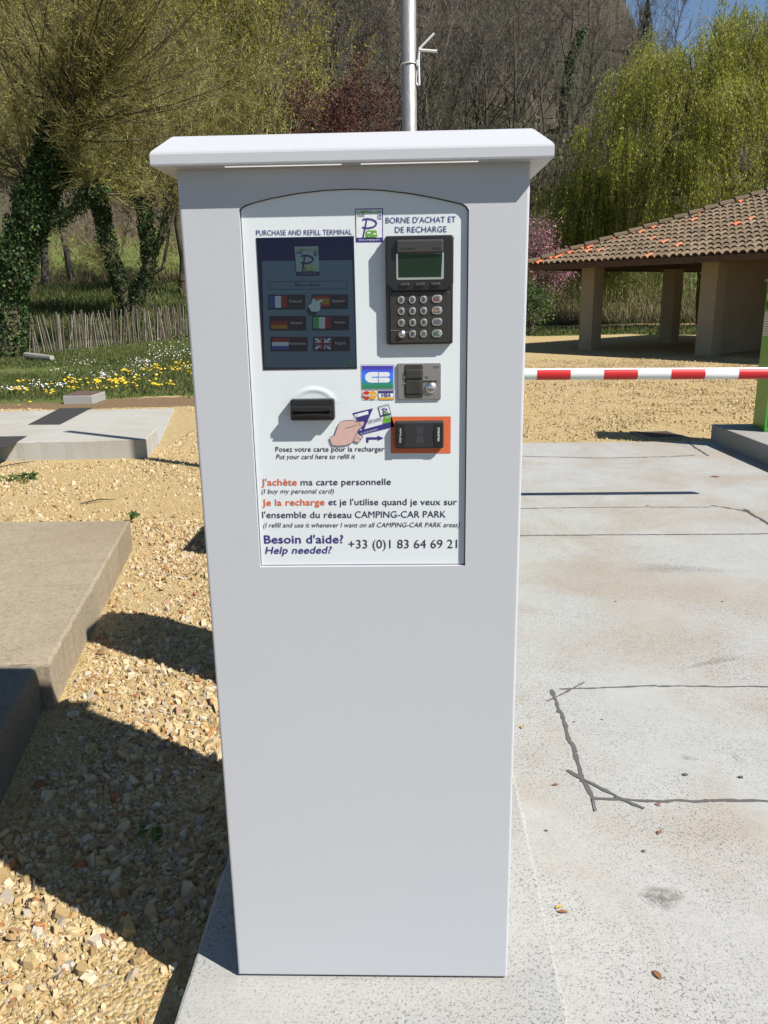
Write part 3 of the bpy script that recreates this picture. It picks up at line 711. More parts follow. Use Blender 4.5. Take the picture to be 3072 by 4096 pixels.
button(508, 1790, 914, 1945, 'Nederlands', 710, 893, 1878, hstripes([S_red, S_wht, S_dkb], [.33, .34, .33]))
button(979, 1787, 1382, 1943, 'English', 1220, 1334, 1874, jack)
d = Dec(YS-.004); d.poly([c1(*p) for p in [(922, 1448), (960, 1412), (970, 1368), (990, 1370), (998, 1398), (1070, 1376), (1088, 1384), (1082, 1398), (1050, 1412), (1058, 1440), (1052, 1490), (1020, 1512), (955, 1510)]], S_wht, 0); d.build('pointer', screen)

# card payment keypad
def c2(x, y): return (1350+x/2.765, 780+y/2.765)
def r2(x0, y0, x1, y1, Y): return pxrect(*c2(x0, y0), *c2(x1, y1), Y)
kp = plate(MB(), rrect(*r2(534, 446, 1278, 1651, -.004), .004), -.004, YP+.002, .002).build('keypad_housing', M_blk, T)
up = MB(); x0, z0, x1, z1 = r2(532, 446, 1284, 1062, -.012)
plate(up, [(x0, z0+.012), (x0+.012, z0), (x1-.012, z0), (x1, z0+.012), (x1, z1-.003), (x1-.003, z1), (x0+.003, z1), (x0, z1-.003)], -.012, -.0035, .0025)
upper = up.build('display_housing', M_blk, kp)
ex0, ez0, ex1, ez1 = r2(655, 640, 1170, 925, -.0125)
plate(MB(), rrect(*r2(650, 490, 1172, 645, -.019), .003), -.019, -.0118, .003).build('sun_hood', M_charcoal, kp)
mb = MB(); d = Dec(-.019); d.text('worldline', *c2(672, 605), *c2(857, 602), 9, M_blk, 0); d.text('XENTEO', *c2(1043, 602), *c2(1152, 600), 8, M_blk, 0, bold=.01); d.build('lettering', kp)
m = Mt('green_liquid_crystal', (.007, .018, .009), .2, spec=.25); m.emit((.008, .022, .010), .15); M_lcd = m.m
mb = MB(); plate(mb, rrect(ex0-.001, ez0-.002, ex1+.001, ez1, .003), -.0128, -.0118, .0005); fr_ = mb.build('display_frame', M_steel, kp)
d = Dec(-.0131); d.poly([c2(668, 652), c2(1160, 645), c2(1146, 908), c2(672, 914)], M_lcd, 0); d.text('POSEZ VOTRE CARTE', *c2(690, 752), *c2(1080, 745), 9, M_blk, 1); d.build('display', kp)
for x, y in ((741, 992), (911, 990), (1084, 987)):
    a = r2(x-54, y-20, x+54, y+18, -.0155); plate(MB(), rrect(*a, .0025), -.0155, -.0118, .0015).build('soft_key', M_charcoal, kp)
M_kp = mk_paint('warm_grey_keypad_plate', (.035, .031, .028), .4, .15, 700)
plate(MB(), rrect(*r2(582, 1066, 1248, 1636, -.0062), .005), -.0062, -.0035, .001).build('keypad_plate', M_kp, kp)
YK = -.0062
M_dig = flat('key_legend', (.03, .03, .032), .5)
def key(x, y, w, h, s, col, cap=26, tw=None, extra=None, name='key'):
    mb = MB(); a, b, c, e = r2(x-w/2, y-h/2, x+w/2, y+h/2, YK); rr = min(c-a, e-b)/2-1e-4
    plate(mb, rrect(a, b, c, e, rr, 7), YK-.0018, YK+.0004, .0008, 0)
    k = .0022; plate(mb, rrect(a+k, b+k, c-k, e-k, rr-k, 7), YK-.0024, YK-.0015, .0006, 1)
    d = Dec(YK-.0024); V, F = textgeo(s); wid = tw or cap*(V[:, 0].max()-V[:, 0].min())/CAPH
    x0 = x-wid/2-(14 if extra else 0)
    if s != '.': d.text(s, *c2(x0, y+cap/2), *c2(x0+wid, y+cap/2), cap/2.765, col, 0, bold=.012)
    else: d.circ(*c2(x, y), 1.4, col, 0)
    if extra: extra(d, x, y)
    mats = [M_steel, M_keycap]+d.mats; mb.add(d.mb.V, d.mb.F, 0); mb.M[-len(d.mb.F):] = [i+2 for i in d.mb.M]
    return mb.build(name, mats, kp)
for r_, row in enumerate(('123', '456', '789')):
    for c_, ch in enumerate(row): key((703, 827, 951)[c_]+r_*1.5, (1160, 1285, 1413)[r_]-c_*2, 78, 88, ch, M_dig, 34)
key(830, 1536, 78, 88, '0', M_dig, 34); key(951, 1535, 78, 88, '.', M_dig)
key(1100, 1148, 118, 92, 'Stop', flat('stop_red', (.5, .02, .06), .5), 26, 62, lambda d, x, y: (d.stroke([c2(x+28, y-14), c2(x+48, y+8)], 1.6, M_white, 0), d.stroke([c2(x+48, y-14), c2(x+28, y+8)], 1.6, M_white, 1)))
key(1100, 1277, 118, 90, 'Corr', flat('correct_amber', (.85, .32, .02), .5), 26, 58, lambda d, x, y: d.stroke([c2(x+46, y-14), c2(x+28, y-2), c2(x+46, y+10)], 1.6, M_white, 0))
key(1100, 1403, 118, 88, '?', flat('help_blue', (.03, .05, .45), .5), 34)
key(1100, 1531, 118, 88, 'OK', flat('ok_green', (.01, .22, .08), .5), 28, 52, lambda d, x, y: d.stroke([c2(x+34+14*math.cos(t*.5236), y+14*math.sin(t*.5236)) for t in range(12)], 1.6, M_white, 0, True))
def dome(name, cx, cz, y, r, h, mat, parent, rings=5, n=20):
    V = []; F = []
    for k in range(rings+1):
        t = k/rings*math.pi/2
        for i in range(n): V.append((cx+r*math.cos(t)*math.cos(2*math.pi*i/n), y-h*math.sin(t), cz+r*math.cos(t)*math.sin(2*math.pi*i/n)))
    for k in range(rings): F += [(k*n+i, k*n+(i+1) % n, (k+1)*n+(i+1) % n, (k+1)*n+i) for i in range(n)]
    return obj(name, V, F, mat, parent, True)
q = PZ(*c2(711, 1538), YK); dome('rivet', q[0], q[1], YK, .0075, .006, M_steel, kp)
d = Dec(YK); d.stroke([c2(590, 1497), c2(690, 1497)], 1.2, M_steel, 1); d.stroke([c2(745, 1518), c2(795, 1518)], 1.2, M_steel, 1); d.text('ECO', *c2(1176, 1104), *c2(1226, 1102), 8, M_blk, 1); d.build('lettering', kp)

# bank card reader
YC = YP-.004
cr = plate(MB(), rrect(*pxrect(*c3(1055, 102), *c3(1394, 387), YC), .002), YC, YP+.002, .0012).build('card_reader', M_cast, T)
d = Dec(YC); d.text('ECO', *c3(1337, 142), *c3(1376, 141), 8, M_blk, 0, bold=.01); d.poly([c3(1270, 209), c3(1292, 208), c3(1281, 227)], M_blk, 0); d.build('lettering', cr)
M_brn = mk_paint('dark_bronze', (.045, .040, .036), .4, .1)
plate(MB(), rrect(*pxrect(*c3(1108, 114), *c3(1253, 376), YC-.0010), .004), YC-.0010, YC+.001, .0008).build('card_groove', M_brn, cr)
plate(MB(), rrect(*pxrect(*c3(1112, 150), *c3(1250, 228), YC-.0045), .003), YC-.0045, YC-.0008, .003).build('card_guide', M_brn, cr)
plate(MB(), rrect(*pxrect(*c3(1115, 236), *c3(1250, 345), YC-.0030), .003), YC-.0030, YC-.0008, .002).build('card_guide', M_brn, cr)
plate(MB(), rrect(*pxrect(*c3(1096, 229), *c3(1362, 240), YC-.0048), .0008), YC-.0048, YC-.0005, .0004).build('card_slot', M_gap, cr) if False else plate(MB(), rrect(*pxrect(*c3(1250, 239), *c3(1363, 248), YC-.0012), .0008), YC-.0012, YC-.0003, .0003).build('card_slot', M_gap, cr)
for yy in (205, 255): plate(MB(), rrect(*pxrect(*c3(1100, yy), *c3(1132, yy+12), YC-.002), .001), YC-.002, YC-.0003, .0008).build('guide_lug', M_steel, cr)
d = Dec(YC-.0052) if False else Dec(YC-.0031)
d.stroke([c3(*p) for p in [(1162, 250), (1204, 250), (1204, 262)]], 1.3, M_gap, 0); d.stroke([c3(*p) for p in [(1162, 250), (1166, 288), (1182, 290)]], 1.3, M_gap, 1)
d.stroke([c3(*p) for p in [(1190, 266), (1196, 262), (1204, 292), (1220, 298), (1222, 312), (1208, 330), (1192, 330), (1192, 312), (1182, 296)]], 1.4, M_gap, 2); d.build('insert_symbol', cr)
q = PZ(*c3(1314, 296), YC); dome('rivet', q[0], q[1], YC, .0112, .006, M_steel, cr)

# card dispenser slot
YD = -.009
a = pxrect(*c3(216, 386), *c3(561, 552), YD)
cs = plate(MB(), rrect(*a, .004), YD, YP+.001, .003).build('card_dispenser', M_blk, T)
b0, b1, b2, b3 = pxrect(*c3(233, 436), *c3(540, 516), YD-.001)
def lens(z, dz, n=14): return [(b0+(b2-b0)*k/n, z+dz*math.sin(math.pi*k/n)) for k in range(n+1)]
zc = (b1+b3)/2; hh = (b3-b1)/2
plate(MB(), lens(zc+.0012, -.002)[::-1]+[(b0, b3), (b2, b3)][:0]+[(b0, zc+hh), (b2, zc+hh)], YD-.012, YD-.0001, .002).build('upper_lip', M_blk, cs)
plate(MB(), [(b0, zc-hh), (b2, zc-hh)]+lens(zc-.006, .003)[::-1], YD-.010, YD-.0001, .002).build('lower_lip', M_blk, cs)
plate(MB(), [(b0+.001, zc-.0056), (b2-.001, zc-.0056), (b2-.001, zc+.0015), (b0+.001, zc+.0015)], YD-.0005, YD, .0001).build('slot', M_gap, cs)

# contactless reader
YR = -.005
a = pxrect(*c3(1038, 558), *c3(1415, 770), YR)
rf = plate(MB(), rrect(*a, .003), YR, YP+.0005, .003).build('contactless_reader', M_dkgrey, T)
x0, z0, x1, z1 = a; w = (x1-x0)*.17
for sgn in (0, 1):
    n = 10; xs = x0+.002 if sgn == 0 else x1-.002
    cu = [(xs+(w-.002+.004*math.sin(math.pi*k/n))*(1 if sgn == 0 else -1), z0+.003+(z1-z0-.006)*k/n) for k in range(n+1)]
    plate(MB(), [(xs, z0+.003)]+cu+[(xs, z1-.003)], YR-.0012, YR-.0001, .0004).build('side_grip', M_blk, rf)
d = Dec(YR-.0013); u = (-1, -1)
def vtext(d, s, x, y0, y1, cap, m, **k):   # reads bottom to top
    V, F = textgeo(s, k.get('bold', 0)); o = d.P(*c3(x, y0)); e = d.P(*c3(x, y1)); up_ = d.P(*c3(x-cap, y0))-o
    aa, bb = V[:, 0].min(), V[:, 0].max(); d.put(o+np.outer((V[:, 0]-aa)/(bb-aa), e-o)+np.outer(V[:, 1]/CAPH, up_), F, m, 1)
vtext(d, 'RFID Reader', 1083, 722, 608, 14, M_white); vtext(d, 'PROMAG', 1383, 710, 605, 16, M_white, bold=.015); d.build('lettering', rf)
d = Dec(YR); M_mid = flat('grey_print', (.16, .16, .17), .5)
for k in range(5):
    for sg in (-1, 1):
        rr = 10+k*12; cy_ = 660+sg*4; ww = [c3(1228+(18+k*4)*math.sin(math.radians(t))*1.0, cy_+sg*(rr+ -8*abs(math.sin(math.radians(t)))**2)) for t in range(-80, 81, 20)]
        d.stroke(ww, 1.2, M_mid, 0)
d.build('wave_symbol', rf)

# ================================================================== POLE, BOOM, CABINETS
M_galv = Mt('galvanised_steel', (.50, .48, .45), .33, .6); nn = M_galv.noise(130, 3, .6, vec=M_galv.scaled((1, 1, .12))); M_galv.rough(M_galv.val(nn, .3, .7, .34, .5)); M_galv.color(M_galv.mix(m and M_galv.val(nn, .3, .7), (.30, .285, .265), (.40, .385, .365))); M_galv = M_galv.m
M_wmetal = mk_paint('white_enamel', (.78, .78, .76), .35, .03)
PX, PY = .124, 5.06
pole = thing('lamp_post', 'slim grey steel post rising behind the terminal hood', 'post', (PX, PY, 0))
MB().tube([(PX, PY, 0), (PX, PY, 2.2), (PX-.004, PY, 4.7)], [.058, .0565, .054], 28).build('shaft', M_galv, pole, True)
MB().tube([(PX, PY, 4.70), (PX, PY, 4.712), (PX, PY, 4.73)], [.056, .056, .02], 24).build('cap', M_galv, pole, True)
MB().box((PX-.14, PY-.14, 0), (PX+.14, PY+.14, .016), bev=.004).build('base_plate', M_galv, pole)
br_ = thing('white_bracket', 'thin white bracket with two prongs strapped to the grey post', 'bracket', (PX+.06, PY-.02, 3.05))
def PY_(x, y): return FY(x, y, PY-.03)
q = [PY_(*p) for p in ((905.5, 184), (904.5, 150), (904, 126), (906, 106))]
MB().tube(q, [.0085, .009, .0085, .007], 8).build('stem', M_wmetal, br_)
MB().tube([PY_(905, 108), PY_(944, 111)], [.0105, .0105], 8).build('prong', M_wmetal, br_)
MB().tube([PY_(905, 106), PY_(938, 72)], [.008, .0085], 8).build('prong', M_wmetal, br_)
MB().tube([PY_(900.5, 152), PY_(899, 168), PY_(899.5, 180), PY_(904, 186)], [.005]*4, 6).build('hook', M_wmetal, br_)
zz = PY_(889, 137)[2]
MB().tube([(PX+.0600*math.cos(t*math.pi/12), PY+.0600*math.sin(t*math.pi/12), zz) for t in range(25)], [.0045]*25, 6, cap=False).build('strap', M_wmetal, br_)
MB().box((PX+.052, PY-.042, zz-.02), (PX+.072, PY-.016, zz+.02), bev=.002).build('clamp', M_wmetal, br_)

BY, BR = 4.45, .0425; BZ0, BZ1 = 1.053, 1.020
bx0, bx1 = -.30, 3.29
def bz(x): return BZ0+(x-bx0)*(BZ1-BZ0)/(bx1-bx0)+.004
boom = thing('barrier_boom', 'white barrier boom with red bands reaching across the lane', 'barrier', (bx0, BY, BZ0))
M_bwhite = mk_paint('white_boom_enamel', (.82, .82, .80), .3, .02); M_bred = mk_paint('red_reflective_band', (.62, .012, .015), .38, .1, 300)
MB().tube([(x, BY, bz(x)) for x in (bx0, 1.0, 2.0, bx1)], [BR]*4, 28).build('tube', M_bwhite, boom, True)
MB().tube([(bx1, BY, bz(bx1)), (bx1+.015, BY, bz(bx1))], [BR+.002]*2, 24).build('end_cap', M_blk, boom)
d0 = FY(1160.5, 810, BY-BR)[0]; d1 = FY(1233, 810, BY-BR)[0]; per = (FY(1597, 810, BY-BR)[0]-d0)/3
k = -3
while d0+k*per < bx1-.2:
    xa = d0+k*per; xb = xa+(d1-d0); k += 1
    if xa < bx0+.05: continue
    V = []; n = 14
    for x in (xa, xb):
        for i in range(n+1):
            t = math.radians(-68+ (48+68)*i/n); V.append((x, BY-(BR+.0015)*math.cos(t), bz(x)+(BR+.0015)*math.sin(t)))
    obj('red_band', V, [(i, i+1, n+2+i, n+1+i) for i in range(n)], M_bred, boom, True)

M_cabg = mk_paint('green_cabinet_paint', (.075, .40, .045), .4, .05)
hc = thing('barrier_cabinet', 'barrier drive cabinet carrying the boom, standing behind the terminal', 'cabinet', (-.3, 3.6, 0))
MB().box((-.45, 2.95, 0), (-.12, 4.36, 1.10), bev=.01).build('casing', M_cabg, hc)
MB().box((-.46, 2.94, 1.10), (-.11, 4.37, 1.125), bev=.006).build('lid', M_cabg, hc)
MB().box((-.36, 4.36, .95), (-.20, 4.54, 1.12), bev=.006).build('boom_clamp', M_blk, hc)
MB().box((-.26, 4.30, 0), (-.14, 4.36, .4)).build('foot', M_blk, hc) if False else None
sc_ = thing('service_cabinet', 'round topped service cabinet on the plinth behind the terminal', 'cabinet', (-.14, 1.5, .1))
prof = [(-.29, .105), (.01, .105)]+[( -.14+.15*math.cos(math.radians(t)), 1.42+.12*math.sin(math.radians(t))) for t in range(0, 181, 15)]
plate(MB(), prof, 1.36, 1.66, .01).build('casing', mk_paint('grey_cabinet_enamel', (.5, .5, .5), .2, .03), sc_)
plate(MB(), rrect(-.26, .16, -.02, 1.3, .01), 1.352, 1.359, .003).build('door', M_wmetal, sc_)

# green cabinet on the kerb island
ca, cb = np.array([3.837, 7.249]), np.array([3.769, 6.802])
gc = thing('access_cabinet', 'bright green access cabinet with white notices on the kerb island', 'cabinet', (ca[0]+.2, 7.0, .2))
dirL = (ca-cb)/np.linalg.norm(ca-cb); nrm_ = np.array([-dirL[1], dirL[0]])      # points away from lane (-x)
def GC(u, v): return cb+dirL*u-nrm_*v     # u along the side from the front, v into the cabinet
LN = np.linalg.norm(ca-cb)
ctop = .2+1.50
def gcl(z, o=0.0): return [(*GC(-o, -o), z), (*GC(-o, .34+o), z), (*GC(LN+o, .34+o), z), (*GC(LN+o, -o), z)]
MB().prism(gcl(.205), gcl(ctop)).build('casing', M_cabg, gc)
mb = MB(); mb.prism(gcl(ctop, .025), gcl(ctop+.02, .025)); mb.prism(gcl(ctop+.02, .02), [(*GC(LN*.3, .05), ctop+.07), (*GC(LN*.3, .29), ctop+.07), (*GC(LN*.7, .29), ctop+.07), (*GC(LN*.7, .05), ctop+.07)]); mb.build('cap', M_cabg, gc)
def side_sheet(name, u0, u1, z0, z1, lift, mat):
    P = [GC(u0, -lift), GC(u1, -lift)]; return [(P[0][0], P[0][1], z0), (P[1][0], P[1][1], z0), (P[1][0], P[1][1], z1), (P[0][0], P[0][1], z1)]
def zc_(y): # height on the cabinet side at picture row y
    return onplane(1645*DS, y*DS, 0, 3.79)[2]
def sheet(name, y0, y1, u0, u1, rows, mat, th=.003):
    a = side_sheet(name, u0, u1, zc_(y1), zc_(y0), .0005, mat); b = side_sheet(name, u0, u1, zc_(y1), zc_(y0), th, mat)
    mb = MB().prism(a, b, 0); rr = random.Random(7)
    for i in range(rows):
        za = zc_(y0)+(zc_(y1)-zc_(y0))*(i+.6)/(rows+.4); h = .008
        mb.add(side_sheet('x', u1-.03-(u1-u0-.06)*rr.uniform(.5, 1), u1-.03, za-h, za, th+.001, None), [(0, 1, 2, 3)], 1 if rr.random() > .25 else 2)
    return mb.build(name, [mat, M_mid, M_red], gc)
sheet('notice', 634, 648, .02, LN-.06, 3, M_white); sheet('notice', 673, 725, .02, LN-.04, 9, M_white)
a = side_sheet('x', .06, LN-.1, zc_(666), zc_(652), .001, None); b = side_sheet('x', .06, LN-.1, zc_(666), zc_(652), .018, None)
MB().prism(a, b).build('reader_window', M_blk, gc)
mb = MB(); mb.prism([(*GC(-.004, .03), .26), (*GC(-.004, .31), .26), (*GC(-.0005, .31), .26), (*GC(-.0005, .03), .26)], [(*GC(-.004, .03), 1.64), (*GC(-.004, .31), 1.64), (*GC(-.0005, .31), 1.64), (*GC(-.0005, .03), 1.64)]); mb.build('door', M_cabg, gc)

# drain grate in the gravel
q = [(1360, 932), (1440, 930), (1490, 945), (1404, 947.5)]
P = [np.array(G(x, y, .02)) for x, y in q]
dg_ = thing('drain_grate', 'rusty square drain grate set in the gravel beyond the concrete pad', 'drain', tuple(np.mean(P, 0)))
def gq(u, v, z): a = (P[0]*(1-u)+P[1]*u)*(1-v)+(P[3]*(1-u)+P[2]*u)*v; return (a[0], a[1], z)
mb = MB()
for (u0, v0, u1, v1) in ((0, 0, 1, .08), (0, .92, 1, 1), (0, .08, .07, .92), (.93, .08, 1, .92)):
    mb.prism([gq(u0, v0, -.02), gq(u1, v0, -.02), gq(u1, v1, -.02), gq(u0, v1, -.02)], [gq(u0, v0, .022), gq(u1, v0, .022), gq(u1, v1, .022), gq(u0, v1, .022)])
mb.build('frame', M_slab, dg_)
M_rust = flat('rusty_iron', (.16, .10, .07), .8)
mb = MB()
for i in range(13):
    u = .08+.84*i/13; mb.prism([gq(u, .08, .0), gq(u+.034, .08, .0), gq(u+.034, .92, .0), gq(u, .92, .0)], [gq(u, .08, .019), gq(u+.034, .08, .019), gq(u+.034, .92, .019), gq(u, .92, .019)])
for v in (.34, .64): mb.prism([gq(.07, v, .0), gq(.93, v, .0), gq(.93, v+.05, .0), gq(.07, v+.05, .0)], [gq(.07, v, .016), gq(.93, v, .016), gq(.93, v+.05, .016), gq(.07, v+.05, .016)])
mb.build('grid', M_rust, dg_)
obj('pit', [gq(.07, .08, .006), gq(.93, .08, .006), gq(.93, .92, .006), gq(.07, .92, .006)], [(0, 1, 2, 3)], M_gap, dg_)

# small concrete chamber at the lawn's edge
cbx = np.array(G(168, 874, .0)); cbx_l = G(137, 873, 0); cbx_r = G(201, 872, 0); wch = cbx_r[0]-cbx_l[0]
ch = thing('inspection_chamber', 'small concrete inspection chamber with brown lid at the edge of the lawn', 'chamber', (cbx_l[0]+wch/2, cbx_l[1], 0))
y0 = cbx_l[1]
MB().box((cbx_l[0], y0, -.05), (cbx_r[0], y0+.6, .135), bev=.01).build('wall', M_kerb, ch)
MB().box((cbx_l[0]+.02, y0+.02, .136), (cbx_r[0]-.02, y0+.58, .15), bev=.004).build('lid', flat('brown_lid', (.14, .09, .065), .8), ch)
#@@PART2
# ================================================================== PAVILION
P1 = np.array([5.287, 23.383]); TH = math.radians(50); EE = np.array([math.cos(TH), -math.sin(TH)]); FF = np.array([-EE[1], EE[0]])
pav = thing('pavilion', 'open sided picnic pavilion with square pillars and a mossy tiled roof', 'pavilion', (P1[0], P1[1], 0))
def L(a, b, z): q = P1+EE*a+FF*b; return (q[0], q[1], z)
OV, SPA, SPB, NA, NB, ZE, KS = 1.1, 3.85, 4.2, 3, 2, 2.47, .385
LA, LB = SPA*NA, SPB*NB
mr = Mt('rough_render', (.317, .266, .194), .9); n1 = mr.noise(1.6, 5, .6); n2 = mr.noise(60, 3, .6)
mr.color(mr.mix(mr.val(n1, .4, .7, 0, .5), mr.mix(mr.val(n2, .3, .7), (.304, .243, .159), (.365, .297, .195)), (.252, .203, .130))); mr.bump(n2, .3, .01); M_rend = mr.m
mw = Mt('dark_timber', (.085, .05, .03), .8); w1 = mw.noise(14, 4, .6, vec=mw.scaled((1, 1, 5))); mw.color(mw.ramp(w1, [(.3, (.045, .027, .017)), (.7, (.12, .07, .042))])); M_wood = mw.m
def lbox(mb, a0, b0, a1, b1, z0, z1, m=0):
    return mb.prism([L(a0, b0, z0), L(a1, b0, z0), L(a1, b1, z0), L(a0, b1, z0)], [L(a0, b0, z1), L(a1, b0, z1), L(a1, b1, z1), L(a0, b1, z1)], m)
PW = .46
for i in range(NA+1):
    for j in range(NB+1):
        if 0 < i < NA and j == 1 : continue
        a, b = i*SPA, j*SPB
        lbox(MB(), a, b, a+PW, b+PW, -.1, 2.36).build('pillar', M_rend, pav)
lbox(MB(), SPA+.10, PW+.003, SPA+.30, SPB, -.1, 2.6).build('wall', M_rend, pav)
lbox(MB(), SPA+.303, SPB-.2, LA-.3, SPB, -.1, 2.6).build('wall', M_rend, pav)
for b in (0, LB): lbox(MB(), -OV+.1, b+.1, LA+OV-.1, b+.32, 2.36, 2.56).build('beam', M_wood, pav)
for a in (0, LA): lbox(MB(), a+.1, .32, a+.32, LB+.1, 2.36, 2.56).build('beam', M_wood, pav)
A0, A1, B0, B1 = -OV, LA+PW+OV, -OV, LB+PW+OV; BM = (B0+B1)/2; RUN = BM-B0; ZR = ZE+KS*RUN
roof_under = MB()
C0, C1, C2, C3 = L(A0, B0, ZE), L(A1, B0, ZE), L(A1, B1, ZE), L(A0, B1, ZE); R0, R1 = L(A0+RUN, BM, ZR), L(A1-RUN, BM, ZR)
dn = lambda p, d=.07: (p[0], p[1], p[2]-d)
V = [C0, C1, C2, C3, R0, R1]+[dn(p) for p in (C0, C1, C2, C3, R0, R1)]
F = [(0, 1, 5, 4), (1, 2, 5), (2, 3, 4, 5), (3, 0, 4), (7, 6, 10, 11), (8, 7, 11), (9, 8, 11, 10), (6, 9, 10), (0, 6, 7, 1), (1, 7, 8, 2), (2, 8, 9, 3), (3, 9, 6, 0)]
roof = obj('roof', V, F, M_wood, pav)
# barrel tiles, every tile its own arc with a thickness of shadow under it
mt_ = Mt('weathered_clay_tile', rough=.85); at = mt_.attr('tone'); n1 = mt_.noise(3.0, 5, .7); n2 = mt_.noise(40, 3, .7)
tc = mt_.ramp(at, [(0, (.079, .055, .032)), (.25, (.117, .080, .044)), (.55, (.150, .096, .054)), (.8, (.178, .125, .076)), (.9, (.281, .217, .139)), (.93, (.468, .109, .035)), (1, (.580, .137, .048))])
tc = mt_.mix(mt_.val(n1, .48, .66, 0, .5), tc, (.10, .095, .055)); tc = mt_.mix(mt_.val(n2, .58, .72, 0, .45), tc, (.27, .25, .21)); mt_.color(tc); mt_.bump(n2, .4, .01)
rs = np.random.RandomState(3)
def tile(fr, to, side, r0, r1, lift0, lift1, n=6):
    """half round tile from fr to to (tail drawn up), side = unit vector across"""
    fr, to, side = map(np.asarray, (fr, to, side)); ax = to-fr; up = np.cross(ax, side); up = up/np.linalg.norm(up); up = up if up[2] > 0 else -up
    V = []
    for P, r, l in ((fr, r0, lift0), (to, r1, lift1)):
        for k in range(n+1):
            t = math.pi*k/n; V.append(P+side*r*math.cos(t)+up*(l+r*.85*math.sin(t)))
    for k in range(n+1):
        t = math.pi*k/n; V.append(fr+side*(r0-.018)*math.cos(t)+up*(lift0+(r0-.018)*.85*math.sin(t)))
    return V, [(k, k+1, n+2+k, n+1+k) for k in range(n)]+[(2*n+2+k, 2*n+3+k, k+1, k) for k in range(n)]
def cover(origin, across, updir, width, run, hipL, hipR, name, col=.205, crs=.33):
    V, F, T_ = [], [], []
    across = np.array([*across, 0]); up2 = np.array([*updir, 0])
    nc = int(width/col); nr = int(run/crs)+1
    for c in range(nc):
        u = (c+.5)*col
        for r in range(nr):
            v = r*crs-.04
            lim = min(u if hipL else 1e9, width-u if hipR else 1e9, run)
            if v > lim-.05: continue
            jit = rs.normal(size=3)*.006
            def pt(uu, vv): return np.array([*(P1+0*EE), 0])*0+np.asarray(origin)+across*uu+up2*vv+np.array([0, 0, KS*vv])
            v1 = min(v+crs*1.12, lim+.05)
            a, b = tile(pt(u+jit[0], v+jit[1]), pt(u+jit[2], v1), across, .092, .078, .034, .006)
            b = [tuple(i+len(V) for i in f) for f in b]; V += a; F += b
            tone = rs.beta(2, 2)*.86
            if rs.rand() < .025: tone = .92
            if rs.rand() < .002: tone = .97
            if hipL and lim-v < .46 and u < run and rs.rand() < .55: tone = .94+.06*rs.rand()
            T_ += [tone]*len(b)
    V = np.array(V); me = fast(name, V, np.array(F), mt_.m, roof, attr={'tone': T_}); return me
cover(L(A0, B0, ZE), EE, FF, A1-A0, RUN, True, True, 'tile_field')
cover(L(A0, B1, ZE), -FF, EE, B1-B0, RUN, True, True, 'tile_field', .3, .5)
V, F, T_ = [], [], []
def capline(p, q, n):
    p, q = np.array(p), np.array(q); d = q-p; s = np.cross(d, [0, 0, 1.]); s /= np.linalg.norm(s)
    for i in range(n):
        a, b = tile(p+d*(i/n-.03/n), p+d*((i+1.12)/n), s, .13, .11, .075, .045)
        F.extend([tuple(k+len(V) for k in f) for f in b]); V.extend(a); T_.extend([rs.beta(2, 2)*.5]*len(b))
for a, b in ((C0, R0), (C1, R1), (C2, R1), (C3, R0)): capline(a, b, 19)
capline(R0, R1, 10)
fast('ridge_tiles', np.array(V), np.array(F), mt_.m, roof, attr={'tone': T_})
fz = MB(); lbox(fz, A0+.02, B0+.03, A1-.02, B0+.07, ZE-.15, ZE-.005); fz.build('fascia', M_wood, pav)
fz = MB(); lbox(fz, A0+.03, B0+.07, A0+.07, B1-.03, ZE-.15, ZE-.005); fz.build('fascia', M_wood, pav)

# ================================================================== GRAVEL STONES
def rock_templates(rs, n=24):
    n6 = 6; f = [(6, 7, 8), (6, 8, 9), (6, 9, 10), (6, 10, 11), (0, 2, 1), (0, 3, 2), (0, 4, 3), (0, 5, 4)]
    for k in range(6): f += [(k, (k+1) % 6, 6+(k+1) % 6), (k, 6+(k+1) % 6, 6+k)]
    out = []
    for _ in range(n):
        a = np.sort((np.arange(6)+rs.uniform(-.42, .42, 6))*math.pi/3); r0 = rs.uniform(.72, 1.2, 6); el = rs.uniform(.55, .95); sk = rs.normal(size=2)*.16; tp = rs.uniform(.55, .88); h = rs.uniform(.22, .62); tilt = rs.normal(size=2)*.28
        B = np.stack([r0*np.cos(a), r0*np.sin(a)*el, np.full(6, -h)+rs.normal(size=6)*.05], 1)
        T = np.stack([r0*tp*np.cos(a)+sk[0], r0*tp*np.sin(a)*el+sk[1], h+0*a], 1); T[:, 2] += T[:, 0]*tilt[0]+T[:, 1]*tilt[1]+rs.normal(size=6)*.07
        out.append(np.concatenate([B, T]))
    return out, np.array(f)
